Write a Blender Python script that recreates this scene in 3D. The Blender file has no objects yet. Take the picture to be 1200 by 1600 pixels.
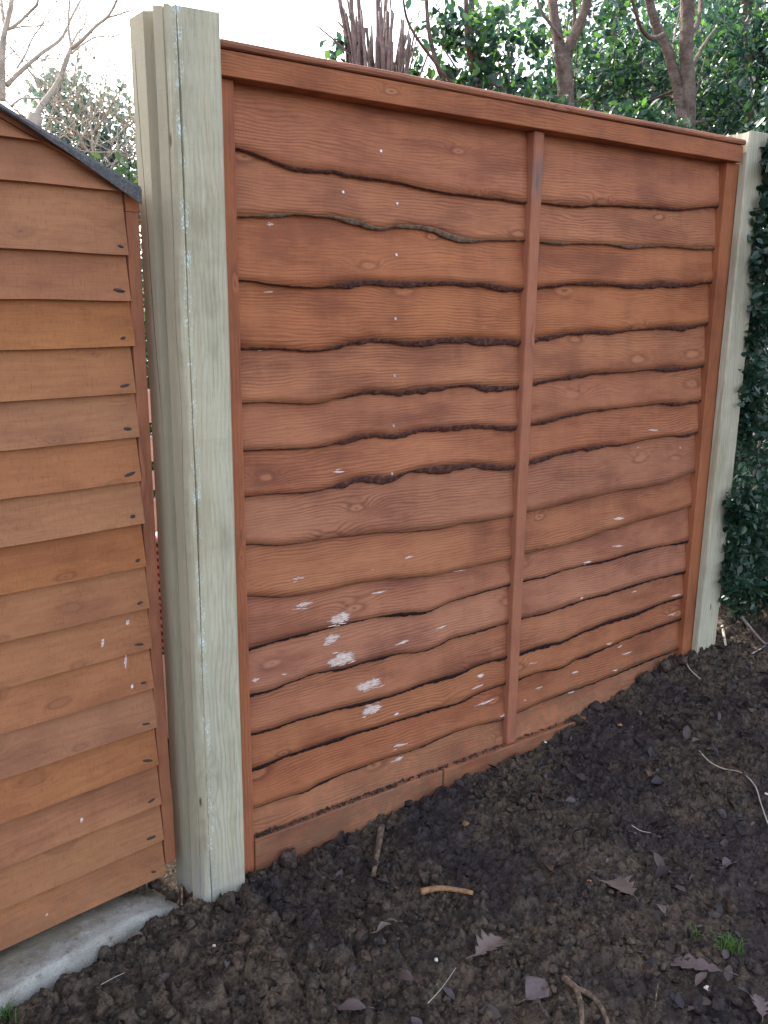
import bpy, bmesh, math, random
import numpy as np
from mathutils import Vector, Matrix
sc = bpy.context.scene
COL = sc.collection
R_ = math.radians

# ------------------------------------------------------------------ camera
CAM = Vector((-0.8631, -1.8271, 1.4385))
YAW, PIT, ROL, FPX = 0.6179, -0.2310, 0.0101, 1380.0
_cy, _sy = math.cos(YAW), math.sin(YAW)
FWD = Vector((_sy*math.cos(PIT), _cy*math.cos(PIT), math.sin(PIT)))
_r = Vector((_cy, -_sy, 0)); _u = _r.cross(FWD)
RGT = math.cos(ROL)*_r + math.sin(ROL)*_u
UPV = math.cos(ROL)*_u - math.sin(ROL)*_r
cam = bpy.data.cameras.new('camera'); camo = bpy.data.objects.new('camera', cam); COL.objects.link(camo)
camo.matrix_world = Matrix(((RGT.x, UPV.x, -FWD.x, CAM.x), (RGT.y, UPV.y, -FWD.y, CAM.y), (RGT.z, UPV.z, -FWD.z, CAM.z), (0, 0, 0, 1)))
cam.sensor_fit = 'VERTICAL'; cam.sensor_height = 24; cam.sensor_width = 18; cam.lens = FPX/1600*24
cam.clip_start = 0.05; cam.clip_end = 500
sc.camera = camo

# ------------------------------------------------------------------ sky, sun, exposure
SUN_EL, SUN_AZ = R_(38), R_(-8)            # azimuth from +Y towards +X
w = bpy.data.worlds.new('World'); sc.world = w; w.use_nodes = True
wn = w.node_tree; wn.nodes.clear()
sky = wn.nodes.new('ShaderNodeTexSky'); sky.sky_type = 'NISHITA'; sky.sun_disc = False
sky.sun_elevation = SUN_EL; sky.sun_rotation = SUN_AZ
sky.air_density = 1.0; sky.dust_density = 4.0; sky.ozone_density = 1.0
hsv = wn.nodes.new('ShaderNodeHueSaturation'); hsv.inputs['Saturation'].default_value = 0.55
bg = wn.nodes.new('ShaderNodeBackground'); bg.inputs['Strength'].default_value = 0.15
wo = wn.nodes.new('ShaderNodeOutputWorld')
wn.links.new(sky.outputs[0], hsv.inputs['Color']); wn.links.new(hsv.outputs[0], bg.inputs[0]); wn.links.new(bg.outputs[0], wo.inputs[0])
sl = bpy.data.lights.new('sun', 'SUN'); sl.energy = 2.0; sl.angle = R_(0.6); sl.color = (1, .95, .86)
so = bpy.data.objects.new('sun', sl); COL.objects.link(so)
sd = Vector((math.sin(SUN_AZ)*math.cos(SUN_EL), math.cos(SUN_AZ)*math.cos(SUN_EL), math.sin(SUN_EL)))
so.rotation_euler = sd.to_track_quat('Z', 'Y').to_euler(); so.location = sd*20
sc.view_settings.view_transform = 'Standard'; sc.view_settings.look = 'None'; sc.view_settings.gamma = 1
sc.view_settings.exposure = 2.36

# ------------------------------------------------------------------ helpers
rng = np.random.default_rng(7); random.seed(7)
def ray(u, v): return FWD + RGT*((u-600)/FPX) + UPV*((800-v)/FPX)
def at(u, v, y):
    d = ray(u, v); return CAM + d*((y-CAM.y)/d.y)
def atz(u, v, z):
    d = ray(u, v); return CAM + d*((z-CAM.z)/d.z)
def atpl(u, v, p0, n):
    d = ray(u, v); return CAM + d*((p0-CAM).dot(n)/d.dot(n))

def empty(name, loc=(0, 0, 0), rz=0):
    o = bpy.data.objects.new(name, None); o.empty_display_size = .1; COL.objects.link(o)
    o.location = loc; o.rotation_euler = (0, 0, rz); return o
def tag(o, label=None, cat=None, group=None, kind=None):
    if label: o['label'] = label
    if cat: o['category'] = cat
    if group: o['group'] = group
    if kind: o['kind'] = kind
    return o
def mesh(name, V, F, mat, parent=None, smooth=False, mats=None, midx=None):
    me = bpy.data.meshes.new(name); me.from_pydata([tuple(map(float, v)) for v in V], [], [tuple(int(i) for i in f) for f in F])
    me.update()
    if mats:
        for m in mats: me.materials.append(m)
        me.polygons.foreach_set('material_index', midx)
    else: me.materials.append(mat)
    if smooth: me.polygons.foreach_set('use_smooth', [True]*len(me.polygons))
    o = bpy.data.objects.new(name, me); COL.objects.link(o)
    if parent: o.parent = parent
    return o
class MB:
    def __init__(s): s.V = []; s.F = []
    def add(s, V, F):
        b = len(s.V); s.V += [tuple(v) for v in V]; s.F += [tuple(i+b for i in f) for f in F]
    def build(s, name, mat, parent=None, smooth=False): return mesh(name, s.V, s.F, mat, parent, smooth)
def box_bm(x0, x1, y0, y1, z0, z1, bev=.003, nx=1, nz=1, jit=0, seg=2):
    bm = bmesh.new(); bmesh.ops.create_cube(bm, size=1)
    for v in bm.verts: v.co = Vector((x0+(v.co.x+.5)*(x1-x0), y0+(v.co.y+.5)*(y1-y0), z0+(v.co.z+.5)*(z1-z0)))
    for k in range(1, nx): 
        x = x0+(x1-x0)*k/nx; bmesh.ops.bisect_plane(bm, geom=bm.verts[:]+bm.edges[:]+bm.faces[:], plane_co=(x, 0, 0), plane_no=(1, 0, 0))
    for k in range(1, nz):
        z = z0+(z1-z0)*k/nz; bmesh.ops.bisect_plane(bm, geom=bm.verts[:]+bm.edges[:]+bm.faces[:], plane_co=(0, 0, z), plane_no=(0, 0, 1))
    if jit:
        for v in bm.verts: v.co += Vector((random.uniform(-jit, jit), random.uniform(-jit, jit), random.uniform(-jit, jit)))
    if bev:
        es = [e for e in bm.edges if len(e.link_faces) == 2 and e.calc_face_angle(0) > .5]
        bmesh.ops.bevel(bm, geom=es, offset=bev, segments=seg, affect='EDGES', profile=.5)
    return bm
def obm(name, bm, mat, parent=None):
    me = bpy.data.meshes.new(name); bm.to_mesh(me); bm.free(); me.materials.append(mat)
    o = bpy.data.objects.new(name, me); COL.objects.link(o)
    if parent: o.parent = parent
    return o
def box(name, mat, parent, *a, **k): return obm(name, box_bm(*a, **k), mat, parent)
def tube(mb, pts, rad, n=7, wob=0.0):
    pts = [Vector(p) for p in pts]; V = []; F = []
    ref = Vector((.31, .17, .93)).normalized()
    for i, p in enumerate(pts):
        t = (pts[min(i+1, len(pts)-1)]-pts[max(i-1, 0)]).normalized()
        a = t.cross(ref)
        if a.length < .1: a = t.cross(Vector((1, 0, 0)))
        a.normalize(); b = t.cross(a)
        for k in range(n):
            th = 2*math.pi*k/n; r = rad[i]*(1+wob*random.uniform(-1, 1))
            V.append(p+(a*math.cos(th)+b*math.sin(th))*r)
    for i in range(len(pts)-1):
        for k in range(n): F.append((i*n+k, i*n+(k+1) % n, (i+1)*n+(k+1) % n, (i+1)*n+k))
    F.append(tuple(range(n))[::-1]); F.append(tuple((len(pts)-1)*n+k for k in range(n)))
    mb.add(V, F)
def smooth_path(pts, m=6):
    P = [Vector(p) for p in pts]; out = []
    for i in range(len(P)-1):
        p0 = P[max(i-1, 0)]; p1 = P[i]; p2 = P[i+1]; p3 = P[min(i+2, len(P)-1)]
        for k in range(m):
            t = k/m
            out.append(.5*((2*p1)+(p2-p0)*t+(2*p0-5*p1+4*p2-p3)*t*t+(3*p1-p0-3*p2+p3)*t**3))
    out.append(P[-1]); return out
# numpy noise
_lat = np.random.default_rng(3).random((256, 256))
def vnoise(x, y):
    xi = np.floor(x).astype(int); yi = np.floor(y).astype(int); fx = x-xi; fy = y-yi
    fx = fx*fx*(3-2*fx); fy = fy*fy*(3-2*fy); a = _lat[xi & 255, yi & 255]; b = _lat[(xi+1) & 255, yi & 255]
    c = _lat[xi & 255, (yi+1) & 255]; d = _lat[(xi+1) & 255, (yi+1) & 255]
    return (a*(1-fx)+b*fx)*(1-fy)+(c*(1-fx)+d*fx)*fy
def fbm(x, y, o=4):
    s = 0; a = .5
    for k in range(o): s = s+a*vnoise(x*2**k+17*k, y*2**k+31*k); a *= .5
    return s
def worley(x, y):
    xi = np.floor(x).astype(int); yi = np.floor(y).astype(int); best = np.full(x.shape, 9.); idv = np.zeros(x.shape)
    for dx in (-1, 0, 1):
        for dy in (-1, 0, 1):
            a = (xi+dx) & 255; b = (yi+dy) & 255
            px = xi+dx+_lat[a, b]; py = yi+dy+_lat[b, (a+77) & 255]
            d = np.hypot(x-px, y-py); m = d < best; best = np.where(m, d, best); idv = np.where(m, _lat[(a+13) & 255, (b+50) & 255], idv)
    return best, idv
def worley2(x, y):
    xi = np.floor(x).astype(int); yi = np.floor(y).astype(int); f1 = np.full(x.shape, 9.); f2 = f1.copy(); idv = np.zeros(x.shape); ox = idv.copy(); oy = idv.copy()
    for dx in (-1, 0, 1):
        for dy in (-1, 0, 1):
            a = (xi+dx) & 255; b = (yi+dy) & 255
            ex = x-(xi+dx+_lat[a, b]); ey = y-(yi+dy+_lat[b, (a+77) & 255]); d = np.hypot(ex, ey)
            m = d < f1; f2 = np.where(m, f1, np.minimum(f2, d)); f1 = np.where(m, d, f1)
            idv = np.where(m, _lat[(a+13) & 255, (b+50) & 255], idv); ox = np.where(m, ex, ox); oy = np.where(m, ey, oy)
    return f1, idv, ox, oy, f2

# ------------------------------------------------------------------ materials
class N:
    def __init__(s, name):
        s.m = bpy.data.materials.new(name); s.m.use_nodes = True; s.t = s.m.node_tree; s.t.nodes.clear()
        s.out = s.t.nodes.new('ShaderNodeOutputMaterial'); s.p = s.t.nodes.new('ShaderNodeBsdfPrincipled'); s.L(s.p.outputs[0], s.out.inputs[0])
    def L(s, a, b): s.t.links.new(a, b)
    def put(s, inp, v):
        if isinstance(v, bpy.types.NodeSocket): s.L(v, inp)
        elif isinstance(v, (tuple, list)) and len(v) == 3 and inp.type == 'RGBA': inp.default_value = (*v, 1)
        else: inp.default_value = v
    def math(s, op, a, b=0.0, c=None, clamp=False):
        n = s.t.nodes.new('ShaderNodeMath'); n.operation = op; n.use_clamp = clamp
        s.put(n.inputs[0], a); s.put(n.inputs[1], b)
        if c is not None: s.put(n.inputs[2], c)
        return n.outputs[0]
    def vmath(s, op, a, b):
        n = s.t.nodes.new('ShaderNodeVectorMath'); n.operation = op; s.put(n.inputs[0], a); s.put(n.inputs[1], b); return n.outputs[0]
    def mix(s, f, a, b, mode='MIX'):
        n = s.t.nodes.new('ShaderNodeMix'); n.data_type = 'RGBA'; n.blend_type = mode; n.clamp_factor = True
        s.put(n.inputs[0], f); s.put(n.inputs[6], a); s.put(n.inputs[7], b); return n.outputs[2]
    def coord(s, which='Object'): return s.t.nodes.new('ShaderNodeTexCoord').outputs[which]
    def sep(s, v):
        n = s.t.nodes.new('ShaderNodeSeparateXYZ'); s.L(v, n.inputs[0]); return n.outputs
    def comb(s, x, y, z):
        n = s.t.nodes.new('ShaderNodeCombineXYZ'); s.put(n.inputs[0], x); s.put(n.inputs[1], y); s.put(n.inputs[2], z); return n.outputs[0]
    def noise(s, v, sc_, det=3, rough=.5, dist=0):
        n = s.t.nodes.new('ShaderNodeTexNoise'); s.L(v, n.inputs['Vector']); n.inputs['Scale'].default_value = sc_
        n.inputs['Detail'].default_value = det; n.inputs['Roughness'].default_value = rough; n.inputs['Distortion'].default_value = dist; return n.outputs[0]
    def vor(s, v, sc_=1):
        n = s.t.nodes.new('ShaderNodeTexVoronoi'); s.L(v, n.inputs['Vector']); n.inputs['Scale'].default_value = sc_; return n.outputs
    def ramp(s, f, stops):
        n = s.t.nodes.new('ShaderNodeValToRGB'); s.put(n.inputs[0], f); e = n.color_ramp.elements
        while len(e) < len(stops): e.new(.5)
        for el, (p, c) in zip(e, stops): el.position = p; el.color = (*c, 1) if len(c) == 3 else c
        return n.outputs[0]
    def rand(s): return s.t.nodes.new('ShaderNodeObjectInfo').outputs['Random']
    def island(s): return s.t.nodes.new('ShaderNodeNewGeometry').outputs['Random Per Island']
    def maprange(s, v, a, b, c=0., d=1.):
        n = s.t.nodes.new('ShaderNodeMapRange'); s.put(n.inputs[0], v)
        for i, x in enumerate((a, b, c, d)): n.inputs[i+1].default_value = x
        n.clamp = True; return n.outputs[0]
    def bump(s, h, st=.3, dist=.01):
        n = s.t.nodes.new('ShaderNodeBump'); s.L(h, n.inputs['Height']); n.inputs['Strength'].default_value = st; n.inputs['Distance'].default_value = dist
        s.L(n.outputs[0], s.p.inputs['Normal'])
    def done(s, col, rough=.7, spec=.3):
        s.put(s.p.inputs['Base Color'], col); s.put(s.p.inputs['Roughness'], rough); s.p.inputs['Specular IOR Level'].default_value = spec; return s.m

def wood(name, light, mid, dark, axis='X', ringf=34, knots=(2.6, 7.5, .45), grain=.55, rough=.72, spec=.25, saw=.25, blot=.6, knotcol=None, extra=None, warp=2.6, vary=.16, kflow=3.0, bumpd=.0016):
    n = N(name); c = n.coord(); x, y, z = n.sep(c); r = n.rand()
    a, b = (x, z) if axis == 'X' else (z, n.math('ADD', x, n.math('MULTIPLY', y, .8)))
    off = n.math('MULTIPLY', r, 53.0)
    ao = n.math('ADD', a, off)
    wv = n.noise(n.comb(n.math('MULTIPLY', ao, 2.4), n.math('MULTIPLY', b, 6.0), off), 1.0, 3, .55)
    # knots
    jw = n.noise(n.comb(n.math('MULTIPLY', ao, 9), n.math('MULTIPLY', b, 22), off), 1.0, 2)
    kv = n.comb(n.math('ADD', n.math('MULTIPLY', ao, knots[0]), n.math('MULTIPLY', jw, .12)), n.math('ADD', n.math('MULTIPLY', b, knots[1]), n.math('MULTIPLY', jw, .2)), 0.0)
    vo = n.t.nodes.new('ShaderNodeTexVoronoi'); vo.voronoi_dimensions = '2D'; n.L(kv, vo.inputs['Vector']); vo.inputs['Scale'].default_value = 1
    d = vo.outputs['Distance']; kk = n.sep(vo.outputs['Color']); kr = kk[0]
    has = n.math('GREATER_THAN', kr, knots[2]); ksz = n.math('MULTIPLY_ADD', kk[1], .9, .55); d = n.math('DIVIDE', d, ksz)
    near = n.math('MULTIPLY', has, n.math('POWER', 2.718, n.math('MULTIPLY', n.math('MULTIPLY', d, d), -26.0)))
    ring = n.math('ADD', n.math('MULTIPLY', b, ringf), n.math('ADD', n.math('MULTIPLY', wv, warp), n.math('MULTIPLY', near, kflow)))
    wob = n.noise(n.comb(n.math('MULTIPLY', ao, 7), n.math('MULTIPLY', b, 60), off), 1.0, 3, .6)
    ring = n.math('ADD', ring, n.math('MULTIPLY', wob, 1.1))
    sn = n.math('MULTIPLY_ADD', n.math('SINE', n.math('MULTIPLY', ring, 6.2832)), .5, .5)
    gm = n.noise(n.comb(n.math('MULTIPLY', ao, 1.7), n.math('MULTIPLY', b, 11), n.math('ADD', off, 9.0)), 1.0, 3, .6)
    sn = n.math('MULTIPLY', n.math('POWER', sn, 2.0), n.maprange(gm, .32, .62, .15, 1))
    fib = n.noise(n.comb(n.math('MULTIPLY', ao, 18), n.math('MULTIPLY', b, 520), off), 1.0, 3, .65)
    sawn = n.noise(n.comb(n.math('MULTIPLY', ao, 300), n.math('MULTIPLY', b, 60), off), 1.0, 2, .6)
    blo = n.noise(n.comb(n.math('MULTIPLY', ao, 3.0), n.math('MULTIPLY', b, 9), off), 1.0, 5, .62)
    run = n.noise(n.comb(n.math('MULTIPLY', ao, 11), n.math('MULTIPLY', b, 2.2), n.math('ADD', off, 4.0)), 1.0, 3, .55)
    col = n.mix(n.maprange(blo, .36, .64), mid, light)
    col = n.mix(n.math('MULTIPLY', sn, grain), col, dark)
    col = n.mix(n.maprange(fib, .5, .72, 0, .42), col, dark)
    col = n.mix(n.maprange(fib, .45, .28, 0, .3), col, light)
    col = n.mix(n.maprange(sawn, .55, .8, 0, saw*.6), col, dark)
    col = n.mix(n.maprange(blo, .48, .26, 0, blot), col, dark)
    col = n.mix(n.maprange(run, .5, .72, 0, blot*.45), col, dark)
    col = n.mix(n.maprange(run, .45, .3, 0, blot*.45), col, light)
    dk = n.math('ADD', d, n.math('MULTIPLY_ADD', wob, .09, -.045))
    kc = n.math('MULTIPLY', n.maprange(dk, .055, .105, 1, 0), has)
    col = n.mix(n.math('MULTIPLY', kc, .7), col, n.mix(n.maprange(fib, .35, .65, 0, .5), knotcol or light, mid))
    rim = n.math('MULTIPLY', has, n.math('MULTIPLY', n.maprange(dk, .06, .10), n.maprange(dk, .17, .10)))
    col = n.mix(n.math('MULTIPLY', rim, n.maprange(jw, .35, .65, .1, .6)), col, dark)
    heart = n.math('MULTIPLY', n.math('MULTIPLY', n.maprange(dk, .035, .012), has), n.math('GREATER_THAN', kk[2], .45))
    col = n.mix(n.math('MULTIPLY', heart, .6), col, dark)
    hue = n.t.nodes.new('ShaderNodeHueSaturation'); n.L(col, hue.inputs['Color'])
    n.put(hue.inputs['Value'], n.math('MULTIPLY_ADD', r, vary*2, 1-vary)); n.put(hue.inputs['Hue'], n.math('MULTIPLY_ADD', n.math('FRACT', n.math('MULTIPLY', r, 7.3)), .004, .499))
    n.put(hue.inputs['Saturation'], n.math('MULTIPLY_ADD', n.math('FRACT', n.math('MULTIPLY', r, 3.1)), .12, .94))
    col = hue.outputs[0]
    if extra: col = extra(n, col, x, y, z)
    h = n.math('ADD', n.math('MULTIPLY', sn, -.3), n.math('ADD', n.math('MULTIPLY', fib, .6), n.math('MULTIPLY', sawn, saw*2)))
    n.bump(h, .5, bumpd)
    return n.done(col, n.maprange(blo, .3, .7, rough-.08, rough+.1), spec)

M = {}
def mud_extra(n, col, x, y, z):
    f = n.noise(n.coord(), 38, 5, .7); g = n.noise(n.coord(), 7, 3, .6)
    zz = n.math('SUBTRACT', z, n.math('MULTIPLY', n.math('MAXIMUM', x, 0.0), .10))
    m = n.math('MULTIPLY', n.maprange(zz, .20, .03), n.maprange(n.math('ADD', f, n.math('MULTIPLY', g, .4)), .58, .80))
    sc_ = n.noise(n.comb(n.math('MULTIPLY', x, 16), n.math('MULTIPLY', y, 10), n.math('MULTIPLY', z, 150)), 1, 4, .7)
    col = n.mix(n.maprange(sc_, .66, .74, 0, .35), col, (.5, .27, .17))
    return n.mix(n.math('MULTIPLY', m, .55), col, (.15, .095, .06))
def frame_extra(n, col, x, y, z):
    f = n.noise(n.comb(n.math('MULTIPLY', x, 60), n.math('MULTIPLY', y, 60), n.math('MULTIPLY', z, 14)), 1, 4, .6)
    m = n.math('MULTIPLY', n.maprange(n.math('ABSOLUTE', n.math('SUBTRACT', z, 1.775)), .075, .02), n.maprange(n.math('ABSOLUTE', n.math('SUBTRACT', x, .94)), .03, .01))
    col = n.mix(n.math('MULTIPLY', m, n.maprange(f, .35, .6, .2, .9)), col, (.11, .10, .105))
    return n.mix(n.maprange(f, .63, .75, 0, .5), col, (.12, .05, .03))
M['panel'] = wood('stained_panel_board', (.43, .170, .087), (.315, .109, .056), (.125, .042, .025), ringf=130, grain=.6, warp=9, kflow=3.6, knots=(3.6, 10, .6), knotcol=(.44, .185, .1), vary=.05, blot=.5, extra=mud_extra)
M['frame'] = wood('stained_frame_batten', (.38, .138, .068), (.31, .102, .05), (.15, .052, .032), axis='Z', ringf=110, grain=.35, knots=(3, 9, .75), vary=.05, extra=frame_extra)
M['rail'] = wood('stained_rail_wood', (.41, .152, .075), (.31, .104, .051), (.12, .038, .022), ringf=130, warp=8, kflow=3.6, grain=.6, extra=mud_extra, knots=(3.4, 12, .5), knotcol=(.46, .22, .14), vary=.06)
M['shed'] = wood('shed_cladding', (.38, .162, .074), (.31, .122, .055), (.16, .056, .027), ringf=50, warp=4, grain=.16, saw=.8, knots=(4.6, 10.5, .3), blot=.4, knotcol=(.25, .105, .055), rough=.8, vary=.03, extra=mud_extra)
M['trim'] = wood('shed_corner_wood', (.34, .128, .062), (.28, .1, .05), (.15, .05, .027), axis='Z', ringf=60, grain=.15, knots=(2, 9, .8), vary=.04)
def post_extra(n, col, x, y, z):
    g = n.noise(n.comb(n.math('MULTIPLY', x, 30), 0.0, n.math('MULTIPLY', z, 1.2)), 1, 3)
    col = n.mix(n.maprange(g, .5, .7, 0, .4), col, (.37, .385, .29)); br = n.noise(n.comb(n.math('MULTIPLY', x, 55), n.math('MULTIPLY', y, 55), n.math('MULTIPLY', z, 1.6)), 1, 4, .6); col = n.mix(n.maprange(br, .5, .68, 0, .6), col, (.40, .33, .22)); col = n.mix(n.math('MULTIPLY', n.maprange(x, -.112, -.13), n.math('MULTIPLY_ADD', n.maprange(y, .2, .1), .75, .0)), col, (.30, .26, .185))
    # pale blue preservative crystals in a broken line down the front left arris
    cx = n.math('ABSOLUTE', n.math('ADD', n.math('ADD', x, .098), n.math('MULTIPLY_ADD', z, .0015, n.math('MULTIPLY', n.noise(n.comb(0.0, 0.0, n.math('MULTIPLY', z, 6)), 1, 2), .008))))
    sp = n.noise(n.comb(n.math('MULTIPLY', x, 500), n.math('MULTIPLY', y, 500), n.math('MULTIPLY', z, 160)), 1, 2, .6)
    big = n.noise(n.comb(n.math('MULTIPLY', x, 20), 0.0, n.math('MULTIPLY', z, 14)), 1, 3, .7)
    m = n.math('MULTIPLY', n.maprange(cx, .012, .002), n.maprange(n.math('MULTIPLY', sp, big), .29, .36))
    col = n.mix(m, col, (.66, .78, .78))
    grime = n.noise(n.comb(n.math('MULTIPLY', x, 40), n.math('MULTIPLY', y, 40), n.math('MULTIPLY', z, 4)), 1, 5, .7)
    col = n.mix(n.maprange(grime, .56, .75, 0, .5), col, (.24, .22, .17))
    cr = n.math('ABSOLUTE', n.math('SUBTRACT', y, n.math('ADD', n.math('MULTIPLY_ADD', z, .035, -.006), n.math('MULTIPLY', n.noise(n.comb(0.0, 0.0, n.math('MULTIPLY', z, 9)), 1, 3), .008))))
    cm = n.math('MULTIPLY', n.math('MULTIPLY', n.maprange(cr, .0018, .0006), n.maprange(x, -.128, -.134)), n.math('MULTIPLY', n.maprange(z, 1.1, 1.3), n.maprange(z, 1.95, 1.9)))
    col = n.mix(n.math('MULTIPLY', cm, .9), col, (.06, .045, .035))
    spot = n.vor(n.comb(n.math('MULTIPLY', x, 26), n.math('MULTIPLY', y, 26), n.math('MULTIPLY', z, 7)))
    col = n.mix(n.math('MULTIPLY', n.maprange(spot['Distance'], .12, .05), n.math('GREATER_THAN', n.sep(spot['Color'])[0], .72)), col, (.12, .085, .05))
    mud = n.math('MULTIPLY', n.maprange(z, .22, .0), n.maprange(grime, .42, .62)); mud = n.math('MULTIPLY', mud, n.maprange(x, 1.0, .9))
    col = n.mix(n.math('MULTIPLY', mud, .7), col, (.17, .13, .09))
    foot = n.math('MULTIPLY', n.maprange(z, .16, .02), n.maprange(grime, .35, .6))
    return n.mix(n.math('MULTIPLY', foot, .6), col, (.42, .43, .43))
M['post'] = wood('treated_post_wood', (.51, .472, .36), (.41, .378, .278), (.19, .16, .105), axis='Z', ringf=85, grain=.36, knots=(2.2, 11, .72), blot=.6, knotcol=(.36, .31, .22), extra=post_extra, rough=.85, spec=.15, warp=5, vary=.03, saw=.22, bumpd=.0022)
def simple(name, cols, scale=20, rough=.8, bump=.4, dist=.004, spec=.2, det=5, coord='Object'):
    n = N(name); c = n.coord(coord); f = n.noise(c, scale, det, .6); f2 = n.noise(c, scale*4.3, 3, .6)
    col = n.ramp(f, [(.3, cols[0]), (.5, cols[1]), (.7, cols[2])])
    col = n.mix(n.maprange(f2, .4, .75, 0, .35), col, cols[0])
    n.bump(n.math('ADD', f, n.math('MULTIPLY', f2, .6)), bump, dist); return n.done(col, rough, spec)
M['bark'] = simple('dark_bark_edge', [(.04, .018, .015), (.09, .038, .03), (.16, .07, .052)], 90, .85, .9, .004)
M['bark_gap_shade'] = simple('gap_shade_bark_edge', [(.012, .007, .008), (.026, .013, .012), (.05, .024, .02)], 90, .85, .9, .004)  # darker copy of the bark, with lap gap shade put into the colour
M['barkgrey'] = simple('weathered_bark_edge', [(.07, .05, .035), (.16, .11, .075), (.25, .18, .12)], 60, .85, .6, .003)
def chipmat():
    n = N('bare_pale_wood'); x, y, z = n.sep(n.coord())
    f = n.noise(n.comb(n.math('MULTIPLY', x, 45), 0.0, n.math('MULTIPLY', z, 500)), 1, 4, .7); f2 = n.noise(n.coord(), 55, 3)
    col = n.mix(n.maprange(f, .42, .6), (.42, .26, .19), (.76, .66, .62)); col = n.mix(n.maprange(f2, .58, .75, 0, .8), col, (.38, .17, .1))
    n.done(col, .85, .1)
    at_ = n.t.nodes.new('ShaderNodeAttribute'); at_.attribute_name = 'soft'
    f3 = n.noise(n.comb(n.math('MULTIPLY', x, 70), 0.0, n.math('MULTIPLY', z, 330)), 1, 4, .7)
    n.put(n.p.inputs['Alpha'], n.maprange(n.math('ADD', n.math('MULTIPLY', at_.outputs['Fac'], 1.1), n.math('MULTIPLY_ADD', f3, 1.3, -.65)), .12, .42)); return n.m
M['chip'] = chipmat()
M['steel'] = simple('galvanised_nail', [(.35, .34, .36), (.55, .54, .56), (.7, .7, .74)], 200, .4, .2, .001, .6); M['steel'].node_tree.nodes['Principled BSDF'].inputs['Metallic'].default_value = .7
M['rust'] = simple('dark_screw', [(.018, .016, .02), (.035, .03, .036), (.07, .05, .05)], 200, .6, .3, .001, .4)
M['felt'] = simple('roofing_felt', [(.06, .06, .062), (.10, .10, .103), (.16, .16, .165)], 160, .8, .6, .002, .35)
def concretemat():
    n = N('concrete'); c = n.coord(); f = n.noise(c, 9, 6, .65); g = n.noise(c, 240, 4, .7); h = n.noise(c, 38, 5, .7)
    col = n.ramp(f, [(.3, (.20, .185, .16)), (.5, (.31, .295, .26)), (.7, (.41, .395, .36))])
    col = n.mix(n.maprange(g, .5, .72, 0, .6), col, (.16, .15, .14)); col = n.mix(n.maprange(g, .42, .3, 0, .5), col, (.55, .54, .52))
    d = n.math('ADD', n.math('MULTIPLY', n.t.nodes.new('ShaderNodeAttribute').outputs['Fac'], 1.0), n.math('MULTIPLY_ADD', h, 1.2, -.6))
    n.t.nodes['Attribute'].attribute_name = 'dirt'
    col = n.mix(n.maprange(d, .16, .46, 0, .92), col, n.mix(h, (.10, .075, .05), (.30, .25, .18)))
    col = n.mix(n.maprange(h, .58, .7, 0, .7), col, (.09, .07, .055))
    n.bump(n.math('ADD', h, n.math('MULTIPLY', g, .5)), .9, .006); return n.done(col, .92, .15)
M['concrete'] = concretemat()
M['trunk'] = simple('tree_bark', [(.075, .055, .045), (.145, .108, .09), (.23, .18, .15)], 26, .9, 1., .01)
M['stem'] = simple('cut_stem_bark', [(.12, .09, .085), (.2, .15, .14), (.3, .24, .22)], 30, .85, .8, .006)
M['palebark'] = simple('pale_bare_branch', [(.26, .22, .18), (.40, .35, .29), (.52, .46, .38)], 12, .9, .6, .01)
M['twig'] = simple('twig_bark', [(.05, .035, .028), (.13, .09, .065), (.3, .2, .12)], 70, .85, .8, .003)
M['orange_twig'] = simple('peeled_twig', [(.13, .07, .04), (.28, .15, .08), (.42, .25, .14)], 60, .8, .8, .003)
M['white'] = simple('white_board', [(.5, .53, .58), (.62, .66, .7), (.7, .73, .76)], 6, .5, .05)
M['stone'] = simple('pale_pebble', [(.45, .42, .36), (.62, .58, .5), (.72, .68, .6)], 60, .7, .3)
def soilmat():
    n = N('garden_soil'); c = n.coord(); i = n.island()
    f = n.noise(c, 6, 4, .6); f1 = n.noise(c, 34, 5, .7); f2 = n.noise(c, 210, 4, .7)
    col = n.ramp(f1, [(.3, (.032, .024, .019)), (.5, (.098, .072, .053)), (.7, (.19, .14, .10))])
    col = n.mix(n.maprange(f, .44, .62, 0, .6), col, (.024, .020, .022))
    col = n.mix(n.maprange(f2, .6, .75, 0, .6), col, (.095, .076, .062))
    col = n.mix(n.maprange(f2, .42, .3, 0, .6), col, (.011, .0095, .0095))
    col = n.mix(n.maprange(i, .8, 1., 0, .55), col, (.13, .092, .06))
    col = n.mix(n.maprange(i, .18, 0., 0, .6), col, (.017, .014, .015))
    wv = c
    v1 = n.vor(wv, 55); v2 = n.vor(wv, 130); k1 = n.sep(v1['Color'])[0]; k2 = n.sep(v2['Color'])[1]
    col = n.mix(n.maprange(k1, .55, 1, 0, .45), col, (.15, .10, .064)); col = n.mix(n.maprange(k1, .4, 0, 0, .5), col, (.022, .017, .016))
    col = n.mix(n.maprange(k2, .7, 1, 0, .5), col, (.15, .115, .085)); col = n.mix(n.maprange(k2, .3, 0, 0, .55), col, (.018, .014, .014))
    big = n.noise(c, 2.6, 4, .6); col = n.mix(n.maprange(n.math('ADD', big, n.math('MULTIPLY', n.sep(c)[0], .06)), .53, .66, 0, .62), col, (.032, .026, .034))
    hh = n.math('ADD', n.math('ADD', f1, n.math('MULTIPLY', f2, .8)), n.math('ADD', n.math('MULTIPLY', v1['Distance'], -.5), n.math('MULTIPLY', v2['Distance'], -.5)))
    n.bump(hh, 1., .008); return n.done(col, .85, .2)
M['soil'] = soilmat()
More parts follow.
